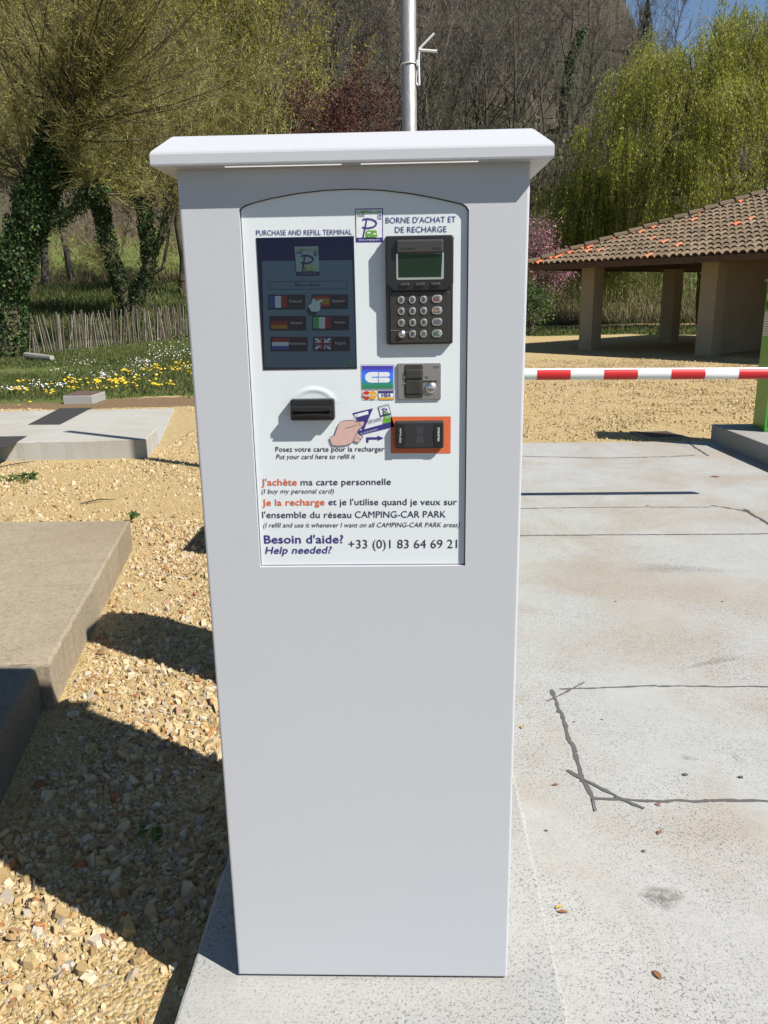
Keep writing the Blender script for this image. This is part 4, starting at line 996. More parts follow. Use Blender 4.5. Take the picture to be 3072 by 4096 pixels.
def stones(name, x0, x1, y0, y1, n, rmed, sig, rmax, seed, keep, label, tmax=1.0):
    rs = np.random.RandomState(seed); T_, f = rock_templates(rs)
    X = rs.uniform(x0, x1, n); Y = rs.uniform(y0, y1, n)
    cl = fbm(X*2.2, Y*2.2, 31); pk = (rs.rand(n) < np.clip((cl-.28)*3.2, .25, 1)) & keep(X, Y)
    X, Y, cl = X[pk], Y[pk], cl[pk]; n = len(X)
    R_ = np.minimum(rmed*np.exp(rs.normal(size=n)*sig)*(.75+.6*cl), rmax)
    a = rs.uniform(0, 2*math.pi, n); tl = rs.normal(size=(n, 2))*.28
    k = rs.randint(0, len(T_), n); P = np.array(T_)[k]*R_[:, None, None]
    ca_, sa = np.cos(a)[:, None], np.sin(a)[:, None]
    x = P[..., 0]*ca_-P[..., 1]*sa; y = P[..., 0]*sa+P[..., 1]*ca_; z = P[..., 2]+x*tl[:, :1]+y*tl[:, 1:]
    z = z-z.min(1, keepdims=True)*.55
    V = np.stack([x+X[:, None], y+Y[:, None], z+zt(X, Y)[:, None]-R_[:, None]*.06], -1).reshape(-1, 3)
    Q = (f[None]+12*np.arange(n)[:, None, None]).reshape(-1, 3)
    tone = np.repeat(rs.rand(n)*tmax, 20)
    o = fast(name, V, Q, M_stone, attr={'tone': tone}); tag(o, label, 'gravel', kind='stuff'); return o
mst = Mt('limestone_chips', rough=.85, spec=.25); at = mst.attr('tone'); nn = mst.noise(90, 4, .65)
sc_c = mst.ramp(at, [(0, (.247, .171, .079)), (.2, (.358, .257, .121)), (.45, (.441, .336, .176)), (.7, (.482, .395, .243)), (.84, (.454, .409, .328)), (.90, (.303, .237, .182)), (.955, (.344, .165, .055)), (.975, (.289, .093, .034)), (1, (.206, .178, .152))])
mst.color(mst.mix(mst.val(nn, .45, .72, 0, .45), sc_c, (.323, .220, .100))); mst.bump(nn, .4, .004); M_stone = mst.m
inside = lambda X, Y: ((X > -.43) & (X < 9) & (Y < 7.4)) | ((X < -1.14-.19*np.clip(Y-.42, 0, 3.2)) & (Y > .38) & (Y < 3.6)) | ((X < -2.66) & (Y > 6.6) & (Y < 10.3))
stones('gravel', -1.75, -.42, -.75, 1.6, 26000, .0056, .58, .026, 1, lambda X, Y: ~inside(X, Y), 'loose cream and rust limestone chips in the near left foreground')
stones('gravel', -1.75, -.42, -.75, 2.4, 26000, .0030, .4, .006, 7, lambda X, Y: ~inside(X, Y), 'fine limestone grit between the larger chips in the near left foreground')
stones('gravel', -2.4, -.42, 1.6, 4.2, 30000, .0060, .52, .024, 2, lambda X, Y: ~inside(X, Y), 'loose limestone chips between the tan slab and the terminal')
stones('gravel', -7.5, -.6, 3.6, 11.6, 62000, .0092, .38, .032, 3, lambda X, Y: ~inside(X, Y) & (dirt_mask(X, Y) < .45) & (Y < 11.3+.1*X*0), 'yellow limestone gravel around the raised slabs on the left', .8)
stones('gravel', 1.0, 9.5, 7.38, 19.5, 70000, .0098, .36, .04, 4, lambda X, Y: ~inside(X, Y) & ~((X > 3.42) & (Y < 7.42)) & ~((X > 2.7) & (X < 3.4) & (Y > 7.6) & (Y < 8.25)), 'yellow limestone gravel beyond the concrete pad', .72)

# twigs and dead leaves lying about
M_twig = flat('dry_twig', (.075, .055, .042), .9); M_dead = flat('dead_leaf', (.30, .13, .05), .8); M_dead2 = flat('yellow_dead_leaf', (.55, .36, .08), .8)
def twig(pts, r, label, z=.008):
    P = [np.array(G(x, y, 0)) for x, y in pts]; P = [(p[0], p[1], z+.006*math.sin(i*1.7)) for i, p in enumerate(P)]
    o = MB().tube(P, [r]*(len(P)-1)+[r*.5], 5).build('twig', M_twig); tag(o, label, 'twig')
twig([(68, 1898), (76, 1915), (73, 1930), (62, 1945)], .0035, 'bent brown twig on sunlit gravel at the far left', .016)
twig([(60, 1972), (64, 1955), (80, 1950), (98, 1953)], .0028, 'thin curled twig on gravel just below the bent one', .015)
twig([(175, 1093), (215, 1085), (250, 1083)], .006, 'long dry twig lying flat on gravel beyond the tan slab', .02)
twig([(0, 1012), (40, 1006), (75, 1000)], .006, 'dry stick on gravel near the raised pale slab', .02)
twig([(2862/DS-60, 1049*1.0), (1600, 1046)], .006, 'broken twig on the pad by the kerb island', .02) if False else None
def leaf(x, y, ln, ang, mat, label, z=PADZ):
    c = G(x, y, z); V = []; n = 7
    for i in range(n):
        t = i/(n-1); w = ln*.22*math.sin(math.pi*t)**.8
        for s in (-1, 0, 1): V.append(((t-.5)*ln, s*w, .002+abs(s)*.002+.0025*math.sin(t*3)))
    V = [(c[0]+a*math.cos(ang)-b*math.sin(ang), c[1]+a*math.sin(ang)+b*math.cos(ang), z+h) for a, b, h in V]
    F = [(i*3+k, i*3+k+1, i*3+k+4, i*3+k+3) for i in range(n-1) for k in (0, 1)]
    o = obj('dead_leaf', V, F, mat, None, True); tag(o, label, 'leaf', 'dead leaves on the concrete pad')
leaf(1200, 1697, 0.0238, .1, M_dead, 'thin rust leaf on the pad beside the terminal'); leaf(1422, 1740, 0.0204, 2.2, M_dead, 'rust leaf lying on the lower saw cut')
leaf(1425, 1800, 0.0238, 1.0, M_dead, 'orange brown leaf in the middle of the pad below the saw cut'); leaf(1208, 1962, 0.0238, .3, M_dead2, 'yellow leaf near the plinth edge')
leaf(1216, 1972, 0.0272, -.1, M_dead, 'brown leaf touching the yellow leaf near the plinth edge'); leaf(1420, 2108, 0.0306, -1.2, M_dead, 'curled red brown leaf nearest the bottom right'); leaf(1128, 1572, 0.0272, 1.3, M_dead2, 'yellow leaf beside the terminal')
leaf(1545, 1030, 0.0816, -.5, M_dead, 'brown leaf at the foot of the kerb island'); leaf(1400, 1093, 0.0340, .2, M_dead, 'small brown leaf far back on the pad'); leaf(1370, 2000-40, .0, 0, M_dead, '') if False else None
for i, (x, y, ln) in enumerate(((1600, 1680, .02), (1480, 1675, .022), (1240, 1560, .012), (1390, 1840, .014), (1300, 1555, .01), (1180, 1795, .012), (1330, 1300, .014), (1560, 1300, .014))):
    c = G(x, y, PADZ); o = chip_block('pebble', [(c[0]+ln*.4*math.cos(t*1.05+i), c[1]+ln*.3*math.sin(t*1.05+i)) for t in range(6)], PADZ-.001, PADZ+ln*.3, M_joint, bev=ln*.1)
    tag(o, 'tiny dark pebble lying on the pale concrete pad', 'pebble', 'pebbles on the concrete pad')

# ================================================================== GRASS, FLOWERS, FENCE
rs = np.random.RandomState(11)
def blades(name, X, Y, h, w, mat, label):
    n = len(X); Z = zt(X, Y); H = h*np.exp(rs.normal(size=n)*.35); a = rs.uniform(0, math.pi, n); ln = rs.normal(size=(n, 2))*.35*H[:, None]
    dx, dy = np.cos(a)*w/2, np.sin(a)*w/2
    B = np.stack([X, Y, Z-.01], 1)
    V = np.stack([B+np.stack([dx, dy, 0*dx], 1), B-np.stack([dx, dy, 0*dx], 1), B+np.stack([ln[:, 0]-dx*.3, ln[:, 1]-dy*.3, H], 1), B+np.stack([ln[:, 0]+dx*.3, ln[:, 1]+dy*.3, H], 1)], 1).reshape(-1, 3)
    o = fast(name, V, np.arange(4*n).reshape(n, 4), mat, attr={'tone': rs.rand(n)}); tag(o, label, 'grass', kind='stuff'); return o
def mk_leaf(name, stops, tr=.35, rough=.6):
    m = Mt(name, rough=rough, spec=.25); gi = m.attr('tone'); c = m.ramp(gi, stops); m.color(c); m.translucent(c, tr); return m.m
M_grass = mk_leaf('grass_blades', [(0, (.03, .047, .012)), (.45, (.06, .085, .02)), (.8, (.105, .118, .038)), (1, (.22, .18, .08))])
X = rs.uniform(-20, -.6, 130000); Y = rs.uniform(10.8, 31, 130000)
k = (grass_mask(X, Y)+rs.normal(size=len(X))*.15 > .45) & (dirt_mask(X, Y)+rs.normal(size=len(X))*.2 < .5) & (X > -.75*(Y+2)) 
blades('grass', X[k], Y[k], .062, .022, M_grass, 'short spring grass of the lawn on the left')
X = rs.uniform(-24, 0, 42000); Y = rs.uniform(27, 52, 42000); k = (X > -.72*(Y+2))
blades('grass', X[k], Y[k], .22, .05, M_grass, 'rougher grass on the bank behind the paling fence')
X = rs.uniform(3, 30, 60000); Y = rs.uniform(31, 62, 60000); k = (grass_mask(X, Y) > .5) & (X < .6*(Y+2)) & (X > .1*Y)
blades('grass', X[k], Y[k], .10, .05, M_grass, 'lawn seen between the pavilion pillars')
# dry grass on the banks
M_dry = mk_leaf('dry_grass', [(0, (.080, .068, .032)), (.5, (.176, .144, .072)), (1, (.256, .216, .120))])
X = rs.uniform(-26, 30, 60000); Y = rs.uniform(44, 72, 60000); k = (np.abs(X) < .62*(Y+2)) & (Y > 40) & (fbm(X*.12, Y*.12, 40) > .42)
blades('dry_grass', X[k], Y[k], .38, .06, M_dry, 'long straw coloured grass along the foot of the hillside')
# dandelions
M_dand = flat('dandelion_yellow', (.80, .55, .02), .6); M_stem = flat('flower_stem', (.08, .14, .03), .6)
def dandelion_mesh():
    mb = MB(); n = 10; r = .032
    V = [(0, 0, .085)]+[(r*.6*math.cos(2*math.pi*k/n), r*.6*math.sin(2*math.pi*k/n), .088) for k in range(n)]+[(r*math.cos(2*math.pi*(k+.5)/n), r*math.sin(2*math.pi*(k+.5)/n), .076) for k in range(n)]+[(0, 0, .062)]
    F = [(0, 1+k, 1+(k+1) % n) for k in range(n)]+[(1+k, 1+n+k, 1+(k+1) % n) for k in range(n)]+[(1+(k+1) % n, 1+n+k, 1+n+(k+1) % n) for k in range(n)]+[(1+n+k, 2*n+1, 1+n+(k+1) % n) for k in range(n)]
    mb.add(V, F, 0).tube([(0, 0, -.01), (.004, 0, .066)], [.004, .003], 5, 1); return mb
d0 = dandelion_mesh().build('dandelion', [M_dand, M_stem]); tag(d0, 'yellow dandelion flowering in the lawn', 'dandelion', 'dandelions in the lawn')
cl = [(820, 1205, 40, 14, 15), (750, 1190, 40, 8, 12), (850, 1135, 30, 8, 7), (960, 1112, 30, 10, 8), (1040, 1115, 25, 14, 14), (1130, 1112, 30, 8, 9), (1210, 1090, 25, 22, 12), (480, 1198, 22, 8, 9), (490, 1244, 25, 6, 6), (120, 1252, 20, 8, 4), (165, 1262, 14, 6, 4), (350, 1262, 14, 6, 4), (640, 1202, 18, 10, 9), (1135, 1216, 20, 6, 5), (1040, 1224, 24, 5, 6), (1260, 1130, 10, 40, 6), (430, 1182, 30, 5, 5), (310, 1236, 30, 16, 5), (195, 1331, 3, 2, 1), (125, 1352, 3, 2, 1), (700, 1225, 100, 15, 9), (950, 1160, 120, 25, 8), (560, 1205, 30, 10, 4), (150, 1198, 20, 5, 3), (60, 1258, 12, 4, 2), (900, 1220, 80, 12, 6)]
pts = []
for x, y, sx, sy, n in cl:
    for _ in range(int(n*1.35)): pts.append(((x+rs.normal()*sx)/1.659/DS, (800+(y+rs.normal()*sy)/1.659)/DS))
for i in range(26): pts.append((1330+rs.normal()*22, 688+rs.normal()*3))
for i, (x, y) in enumerate(pts):
    if i < 400:
        p = np.array(G(x, y, .07))
        if x > 1000: p = hit(x, y)
        o = d0 if i == 0 else d0.copy()
        if i: COL.objects.link(o)
        o.location = (p[0], p[1], float(zt(p[0], p[1]))); s = rs.uniform(.7, 1.25); o.scale = (s, s, s*rs.uniform(.7, 1.2)); o.rotation_euler = (rs.normal()*.2+.25, rs.normal()*.2, rs.uniform(0, 6))
# daisies
dc = []
for x, y, sx, sy, n in [(700, 1165, 35, 14, 70), (950, 1075, 55, 14, 110), (1110, 1022, 80, 22, 190), (400, 1222, 30, 8, 40), (60, 1248, 60, 8, 70), (280, 1225, 60, 16, 60), (1220, 1000, 40, 22, 60), (560, 1070, 70, 12, 50), (1240, 1108, 14, 6, 16), (800, 1130, 200, 40, 90), (420, 1160, 80, 30, 30)]:
    for _ in range(int(n*.55)): dc.append(((x+rs.normal()*sx)/1.659/DS, (800+(y+rs.normal()*sy)/1.659)/DS))
V, F = [], []
for x, y in dc:
    p = G(x, y, .07); r = rs.uniform(.009, .017); t = rs.normal(size=2)*.3; b = len(V); zz = float(zt(p[0], p[1]))+rs.uniform(.06, .10)
    V += [(p[0]+r*math.cos(k*math.pi/3), p[1]+r*math.sin(k*math.pi/3), zz+r*(t[0]*math.cos(k*math.pi/3)+(t[1]+.5)*math.sin(k*math.pi/3))) for k in range(6)]; F.append(tuple(range(b, b+6)))
tag(obj('daisies', V, F, flat('daisy_white', (.82, .82, .80), .6)), 'drift of tiny white daisies scattered through the lawn', 'daisies', kind='stuff')

# chestnut paling fence
fp = [hit(x, y) for x, y in [(-40, 778), (40, 768), (120, 763), (200, 751), (290, 742), (350, 737), (415, 726)]]
fp = [np.array([p[0], p[1]]) for p in fp]; last = fp[-1]+(fp[-1]-fp[-3])*1.2; fp.append(last)
fence = thing('paling_fence', 'old leaning chestnut paling fence between the lawn and the bank', 'fence', (fp[0][0], fp[0][1], 0))
M_pale = Mt('weathered_paling', rough=.9); g1 = M_pale.attr('tone'); g2 = M_pale.noise(30, 3, .6, vec=M_pale.scaled((1, 1, .1)))
M_pale.color(M_pale.mix(M_pale.val(g2, .35, .7, 0, .5), M_pale.ramp(g1, [(0, (.072, .056, .043)), (.5, (.150, .124, .101)), (.9, (.240, .213, .179)), (1, (.330, .278, .207))]), (.060, .047, .037)))
P0, P1s, R0s, R1s, tn = [], [], [], [], []; s_acc = 0; idx = 0; lean = 0
for a, b in zip(fp[:-1], fp[1:]):
    ln = np.linalg.norm(b-a); n = max(1, int(ln/.078)); d = (b-a)/ln
    for i in range(n):
        q = a+d*(i*ln/n); z = float(zt(q[0], q[1])); lean = .8*lean+.2*rs.normal()*.28
        if rs.rand() < .06: continue
        h = 1.12+rs.normal()*.06; l2 = lean+rs.normal()*.04
        P0.append((q[0], q[1], z-.05)); P1s.append((q[0]+d[0]*l2*h, q[1]+d[1]*l2*h+rs.normal()*.02, z+h)); R0s.append(.019); R1s.append(.014); tn.append(min(1, rs.rand()))
V, Q = segs(P0, P1s, R0s, R1s, 4)
fast('pickets', V, Q, M_pale.m, fence, attr={'tone': np.repeat(tn, 4)})
mb = MB()
for zf in (.25, .65, 1.0):
    for a, b in zip(P0[:-1], P0[1:]): pass
for x in np.linspace(0, len(fp)-1.01, 11):
    i = int(x); q = fp[i]+(fp[i+1]-fp[i])*(x-i); z = float(zt(*q)); MB().tube([(q[0], q[1]+.06, z-.1), (q[0]+rs.normal()*.06, q[1]+.06, z+1.25)], [.045, .04], 7).build('post', M_twig if rs.rand() < .4 else M_pale.m, fence)
V, Q = [], []
wv = []
for zf in (.3, .85): 
    a = np.array(P0)+np.array([0, -.03, zf+.05]); wv.append(segs(a[:-1], a[1:], [.0035]*(len(a)-1), [.0035]*(len(a)-1), 3))
V, Q = cat(wv); fast('wire', V, Q, M_twig, fence)

# ================================================================== TREES
def bark(name, a, b, sc=6):
    m = Mt(name, rough=.95, spec=.15); n1 = m.noise(sc, 5, .65, vec=m.scaled((1, 1, .25))); m.color(m.mix(m.val(n1, .3, .7), a, b)); m.bump(n1, .6, .03); return m.m
M_barkg = bark('grey_bark', (.045, .038, .032), (.12, .105, .09)); M_barkw = bark('willow_bark', (.05, .04, .025), (.13, .105, .07))
M_twigo = mk_leaf('olive_twigs', [(0, (.09, .076, .03)), (.5, (.185, .16, .06)), (1, (.29, .26, .105))], .0)
M_bud = mk_leaf('willow_buds', [(0, (.16, .16, .03)), (.6, (.27, .27, .05)), (1, (.38, .37, .085))], .4)
M_ivy = mk_leaf('ivy_leaves', [(0, (.013, .029, .008)), (.5, (.034, .065, .017)), (.85, (.085, .137, .036)), (1, (.221, .273, .072))], .15, .6)
M_twigb = mk_leaf('brown_grey_twigs', [(0, (.046, .04, .03)), (.6, (.105, .09, .066)), (1, (.18, .158, .12))], 0)

def rand_perp(rs, d):
    q = rs.normal(size=3); q -= d*np.dot(q, d); return q/(np.linalg.norm(q)+1e-9)
def grow(rs, S, p, d, ln, r, lev, par):
    """S collects (level, p0, p1, r0, r1)"""
    n = par['n'][lev]; sl = ln/n; d = d/np.linalg.norm(d); pts = [p]
    for i in range(n):
        d = d+rs.normal(size=3)*par['wob'][lev]+np.array([0, 0, par['up'][lev]]); d /= np.linalg.norm(d)
        q = p+d*sl; r0 = r*(1-.75*i/n); r1 = r*(1-.75*(i+1)/n); S.append((lev, p, q, r0, r1)); p = q
        if lev+1 < len(par['n']) and (i+1)/n > par['start'][lev]:
            k = par['kids'][lev]; k = int(k)+(rs.rand() < k-int(k))
            for _ in range(k):
                ang = math.radians(par['ang'][lev]*rs.uniform(.65, 1.3)); dd = d*math.cos(ang)+rand_perp(rs, d)*math.sin(ang)
                grow(rs, S, p, dd, ln*par['len'][lev]*rs.uniform(.6, 1.15)*(1-.45*(i/n)), max(r1*.62, par['rmin']), lev+1, par)
def split_tree(root, S, m_trunk, m_twig, cut, sides=(6, 5, 4, 3, 3, 3), foliage=None, minr=None):
    """trunk = heavy wood, crown = the rest"""
    for nm, lo, hi, mt in (('trunk', 0, cut, m_trunk), ('crown', cut, 9, m_twig)):
        parts = []; tone = []
        for lv in range(lo, hi):
            ss = [s for s in S if s[0] == lv]
            if not ss: continue
            sd = sides[lv]; V, Q = segs([s[1] for s in ss], [s[2] for s in ss], [s[3] for s in ss], [s[4] for s in ss], sd); parts.append((V, Q))
            tone.append(np.repeat(np.clip(np.random.RandomState(lv).normal(.5, .25, len(ss)), 0, 1), sd))
        if parts:
            V, Q = cat(parts); fast(nm, V, Q, mt, root, attr={'tone': np.concatenate(tone)}, smooth=(nm == 'trunk'))
    if foliage is not None: fast('leaves', foliage[0], foliage[1], foliage[2], root, attr={'tone': foliage[3]})

# hillside woods: a few grown shapes, copied one by one
RS = np.random.RandomState(21)
par_b = dict(n=[7, 5, 4, 3], wob=[.07, .13, .17, .2], up=[.02, .10, .09, .06], start=[.38, .2, .1, .1], kids=[2.7, 2.4, 2.3, 0], ang=[38, 40, 40, 35], len=[.50, .54, .58, .5], rmin=.013)
protos = []
for v in range(5):
    S = []; grow(RS, S, np.array([0, 0, -.4]), np.array([RS.normal()*.06, RS.normal()*.06, 1.]), 10.5+v*.7, .17, 0, par_b)
    t = thing('bare_tree', 'leafless grey brown tree on the wooded hillside', 'tree', (0, 0, 0), 'bare trees on the hillside')
    split_tree(t, S, M_barkg, M_twigb, 2); protos.append(t)
def dup(root, loc, rz, sc, label=None, group=None):
    r = root.copy(); COL.objects.link(r); r.location = loc; r.rotation_euler = (0, 0, rz); r.scale = sc
    if label: r['label'] = label
    if group: r['group'] = group
    for ch in root.children:
        c = ch.copy(); COL.objects.link(c); c.parent = r
    return r
def ridge(a): return float(190-140*sst(6.5, 15.0, a)-15*sst(13, 18, a))
spots = []; tries = 0
while len(spots) < 298 and tries < 9000:
    tries += 1
    az = math.radians(RS.uniform(-29, 29)); rr = 66+145*RS.rand()**1.25; x, y = rr*math.sin(az), rr*math.cos(az)-1.5
    if rr > 57+ridge(math.degrees(az))+(4 if az < .21 else -9): continue
    if any((x-a)**2+(y-b)**2 < (2.0+rr*.010)**2 for a, b in spots): continue
    spots.append((x, y))
for i, (x, y) in enumerate(spots):
    s = RS.uniform(.72, 1.12); z = float(zt(x, y))
    if math.degrees(math.atan2(x, y)) > 12: s *= .66
    sc = (s*RS.uniform(.85, 1.15), s*RS.uniform(.85, 1.15), s)
    if i < 5: t = protos[i]; t.location = (x, y, z); t.rotation_euler = (0, 0, RS.uniform(0, 6.28)); t.scale = sc
    else: dup(protos[i % 5], (x, y, z), RS.uniform(0, 6.28), sc)

# the far wood behind the nearest three hundred trees
par_f = dict(n=[6, 4, 3], wob=[.07, .14, .18], up=[.02, .10, .08], start=[.25, .1, .1], kids=[2.6, 2.2, 0], ang=[38, 40, 38], len=[.42, .5, .5], rmin=.016)
fw = []
for v in range(5):
    S = []; grow(RS, S, np.array([0, 0, -.3]), np.array([RS.normal()*.08, RS.normal()*.08, 1.]), 8.5+v*.8, .13, 0, par_f)
    fw.append([np.array([q[i] for q in S]) for i in (1, 2, 3, 4)])
parts = []; tn_ = []
k_ = 0
while k_ < 640:
    az = math.radians(RS.uniform(-42, 42)); rr = 66+190*RS.rand(); 
    if rr > 57+ridge(math.degrees(az))+(3 if az < .23 else -6): continue
    x, y = rr*math.sin(az), rr*math.cos(az)-1.5; s_ = RS.uniform(.6, 1.15)*(.7 if az > .2 else 1); a = RS.uniform(0, 6.28); k_ += 1
    Rm = np.array([[math.cos(a), -math.sin(a), 0], [math.sin(a), math.cos(a), 0], [0, 0, 1]]).T*s_; o = np.array([x, y, float(zt(x, y))]); f_w = fw[k_ % 5]
    parts.append(segs(f_w[0]@Rm+o, f_w[1]@Rm+o, f_w[2]*s_, f_w[3]*s_, 3)); tn_.append(np.full(len(parts[-1][1]), np.clip(RS.normal(.45, .25), 0, 1)))
V, Q = cat(parts); tag(fast('far_wood', V, Q, M_twigb, attr={'tone': np.concatenate(tn_)}), 'mass of leafless trees filling the slope behind the nearer ones', 'wood', kind='stuff')

# undergrowth on the slope: nobody could count it
def in_view(x, y, m=1.1): return np.abs(x-.03*y*-1) < .52*m*(y+2)
n = 55000; az = np.radians(RS.uniform(-29, 29, n)); rr = 54+130*RS.rand(n)**1.3; X, Y = rr*np.sin(az), rr*np.cos(az)-1.5; ok = fbm(X*.14, Y*.14, 50) > .36; ok &= (rr < 57+190-140*sst(6.5, 15, np.degrees(az))-15*sst(13, 18, np.degrees(az))) & (rr > 67); X, Y = X[ok], Y[ok]; Z = zt(X, Y)
D = RS.normal(size=(len(X), 3))*.35+np.array([0, 0, 1]); H = (.6+4.2*RS.rand(len(X))**2)[:, None]
V, Q = segs(np.stack([X, Y, Z-.1], 1), np.stack([X, Y, Z], 1)+D*H, np.full(len(X), .02), np.full(len(X), .010), 3)
tag(fast('undergrowth', V, Q, M_twigb, attr={'tone': np.repeat(RS.rand(len(X)), 3)}), 'thin brown saplings and brambles covering the hillside floor', 'undergrowth', kind='stuff')
n = 95000; az = np.radians(RS.uniform(-29, 29, n)); rr = 56+130*RS.rand(n)**1.2; X, Y = rr*np.sin(az), rr*np.cos(az)-1.5
pt = fbm(X*.06, Y*.06, 61); ok = pt > .48; ok &= (rr < 57+190-140*sst(6.5, 15, np.degrees(az))-15*sst(13, 18, np.degrees(az))) & (rr > 67); X, Y = X[ok], Y[ok]
C = np.stack([X, Y, zt(X, Y)+RS.rand(len(X))**2*5.0+.1], 1); V, Q = leafquads(RS, C, RS.uniform(.16, .40, len(X)), .6)
M_under = mk_leaf('spring_undergrowth', [(0, (.050, .075, .022)), (.5, (.106, .138, .041)), (1, (.188, .213, .072))], .3)
tag(fast('undergrowth', V, Q, M_under, attr={'tone': RS.rand(len(C))}), 'low patches of fresh green leaves on the hillside', 'undergrowth', kind='stuff')

# pollarded willows on the left
def limb(S, pts, r0, r1, lev=0, sub=4):
    pts = [np.asarray(p, float) for p in pts]; out = []
    for a, b in zip(pts[:-1], pts[1:]): out += [a+(b-a)*k/sub for k in range(sub)]
    out.append(pts[-1]); n = len(out)-1
    for i in range(1, n): out[i] = out[i]+RS.normal(size=3)*r0*.07
    for i in range(n): S.append((lev, out[i], out[i+1], r0+(r1-r0)*i/n, r0+(r1-r0)*(i+1)/n))
    return out
def shoots(S, C, head, n, lmin, lmax, spread=1.0, bias=(0, 0, .75), r=.028, dens=1.0, lv=1):
    for _ in range(n):
        d = RS.normal(size=3)*spread*np.array([1, .8, .75])+np.asarray(bias); d /= np.linalg.norm(d)
        if d[2] < -.1: d[2] = abs(d[2])
        ln = RS.uniform(lmin, lmax); m = 9; p = np.asarray(head)+RS.normal(size=3)*.16
        for i in range(m):
            d = d+RS.normal(size=3)*.07+np.array([0, 0, .035]); d /= np.linalg.norm(d); q = p+d*ln/m
            S.append((lv, p, q, r*(1-.8*i/m), r*(1-.8*(i+1)/m)))
            if i > 0:
                for _ in range(int(2.6*dens+RS.rand())):
                    e = d*RS.uniform(.5, 1.2)+rand_perp(RS, d)*RS.uniform(.4, .9)+np.array([0, 0, RS.uniform(-.2, .35)]); e /= np.linalg.norm(e); a = p+(q-p)*RS.rand(); l2 = RS.uniform(.5, 1.7)*min(1.2, ln/5)
                    for j in range(4):
                        e = e+RS.normal(size=3)*.12+np.array([0, 0, -.02]); e /= np.linalg.norm(e); b = a+e*l2/4
                        S.append((lv+1, a, b, .010*(1-.18*j), .010*(1-.18*(j+1))))
                        for _ in range(3):
                            C.append(b+RS.normal(size=3)*.06)
                            if RS.rand() < .45:
                                g = e+rand_perp(RS, e)*.9; g /= np.linalg.norm(g); S.append((lv+2, a+(b-a)*RS.rand(), b+g*RS.uniform(.12, .45), .006, .004))
                        a = b
            p = q
def ivy(root, pts, r, n, size=.085):
    pts = np.array(pts); k = RS.randint(0, len(pts)-1, n); t = RS.rand(n)[:, None]; c = pts[k]*(1-t)+pts[k+1]*t
    rad = r if np.ndim(r) == 0 else np.asarray(r)[k]
    dirs = RS.normal(size=(n, 3)); dirs[:, 2] *= .5; dirs /= np.linalg.norm(dirs, axis=1, keepdims=True)
    lump = .55+.9*fbm(c[:, 2]*2.1+dirs[:, 0]*1.2, c[:, 0]*1.3+dirs[:, 1], 70)
    C = c+dirs*(np.asarray(rad)*lump*(.75+.35*RS.rand(n)))[:, None]
    V, Q = leafquads(RS, C, RS.uniform(.6, 1.3, n)*size, .8, dirs=RS.normal(size=(n, 3))*.6+np.array([0, -.2, -.7]))
    fast('ivy', V, Q, M_ivy, root, attr={'tone': RS.beta(1.6, 2.2, n)})
def finish(root, S, C, mat_leaf, n_keep, size, mt=None, mtw=None, aspect=.5, cut=2):
    C = np.array(C); C = C[RS.permutation(len(C))[:n_keep]]
    V, Q = leafquads(RS, C, RS.uniform(.7, 1.35, len(C))*size, aspect)
    split_tree(root, S, mt or M_barkw, mtw or M_twigo, cut, (9, 4, 3, 3, 3, 3), (V, Q, mat_leaf, RS.rand(len(C))))
# the ivy covered one at the edge
b = hit(14, 772); YD_ = b[1]
def at(x, y, Y=None): return FY(x, y, YD_ if Y is None else Y)
t1 = thing('pollard_willow', 'big pollard willow with its trunk wrapped in dark ivy, at the left edge', 'tree', (b[0], b[1], float(b[2])))
S, C = [], []
main = limb(S, [b-np.array([0, 0, .3]), at(14, 650), at(45, 520), at(88, 400), at(128, 300), at(146, 225)], .42, .26)
arm = limb(S, [at(60, 500), at(120, 478), at(190, 425), at(212, 405)], .16, .12, 1)
arm2 = limb(S, [at(40, 480), at(40, 440), at(50, 404)], .2, .19, 1); stub = at(50, 402)
shoots(S, C, at(146, 235), 50, 3.0, 8.2, .85, (.35, 0, .75)); shoots(S, C, at(120, 300), 22, 2.5, 6.0, .9, (.7, -.1, .35)); shoots(S, C, at(70, 380), 16, 2.5, 6, .8, (-.5, 0, .8))
shoots(S, C, at(205, 410), 14, 1.2, 3.0, .9, (.1, 0, .6)); shoots(S, C, at(135, 270), 20, 5, 9.5, .35, (.8, 0, .75))
finish(t1, S, C, M_bud, 40000, .062)
ivy(t1, main[:17], .60, 13000, .10); ivy(t1, arm, .34, 2200, .08); ivy(t1, main[14:], .5, 2500, .09)
MB().tube([stub, stub+np.array([.05, -.12, .06])], [.2, .18], 9).build('cut_stub', bark('cut_wood', (.35, .22, .09), (.55, .42, .24), 14), t1)
# the forked one behind the fence
b = hit(290, 690); YD_ = b[1]
t2 = thing('pollard_willow', 'forked pollard willow with ivy on both arms, behind the paling fence', 'tree', tuple(map(float, b)))
S, C = [], []
a1 = limb(S, [b-np.array([0, 0, .4]), at(270, 640), at(245, 570), at(222, 480), at(212, 430)], .3, .17); a2 = limb(S, [b-np.array([0, 0, .4]), at(300, 640), at(322, 570), at(318, 500), at(308, 440)], .28, .15, 0)
a3 = limb(S, [at(322, 560), at(350, 510), at(362, 450)], .16, .14, 1); a4 = limb(S, [at(318, 600), at(352, 578), at(362, 520), at(380, 440)], .08, .05, 1)
for h in (at(212, 425), at(308, 432), at(362, 444)): shoots(S, C, h, 26, 2.2, 5.2, .8, (0, 0, .8), .024)
shoots(S, C, at(262, 560), 6, 1, 3, .8, (0, 0, .3), .02)
finish(t2, S, C, M_bud, 16000, .06); ivy(t2, a1, .35, 4600, .10); ivy(t2, a2, .32, 4000, .10); ivy(t2, a3, .2, 700, .09)
b = hit(395, 640); YD_ = b[1]
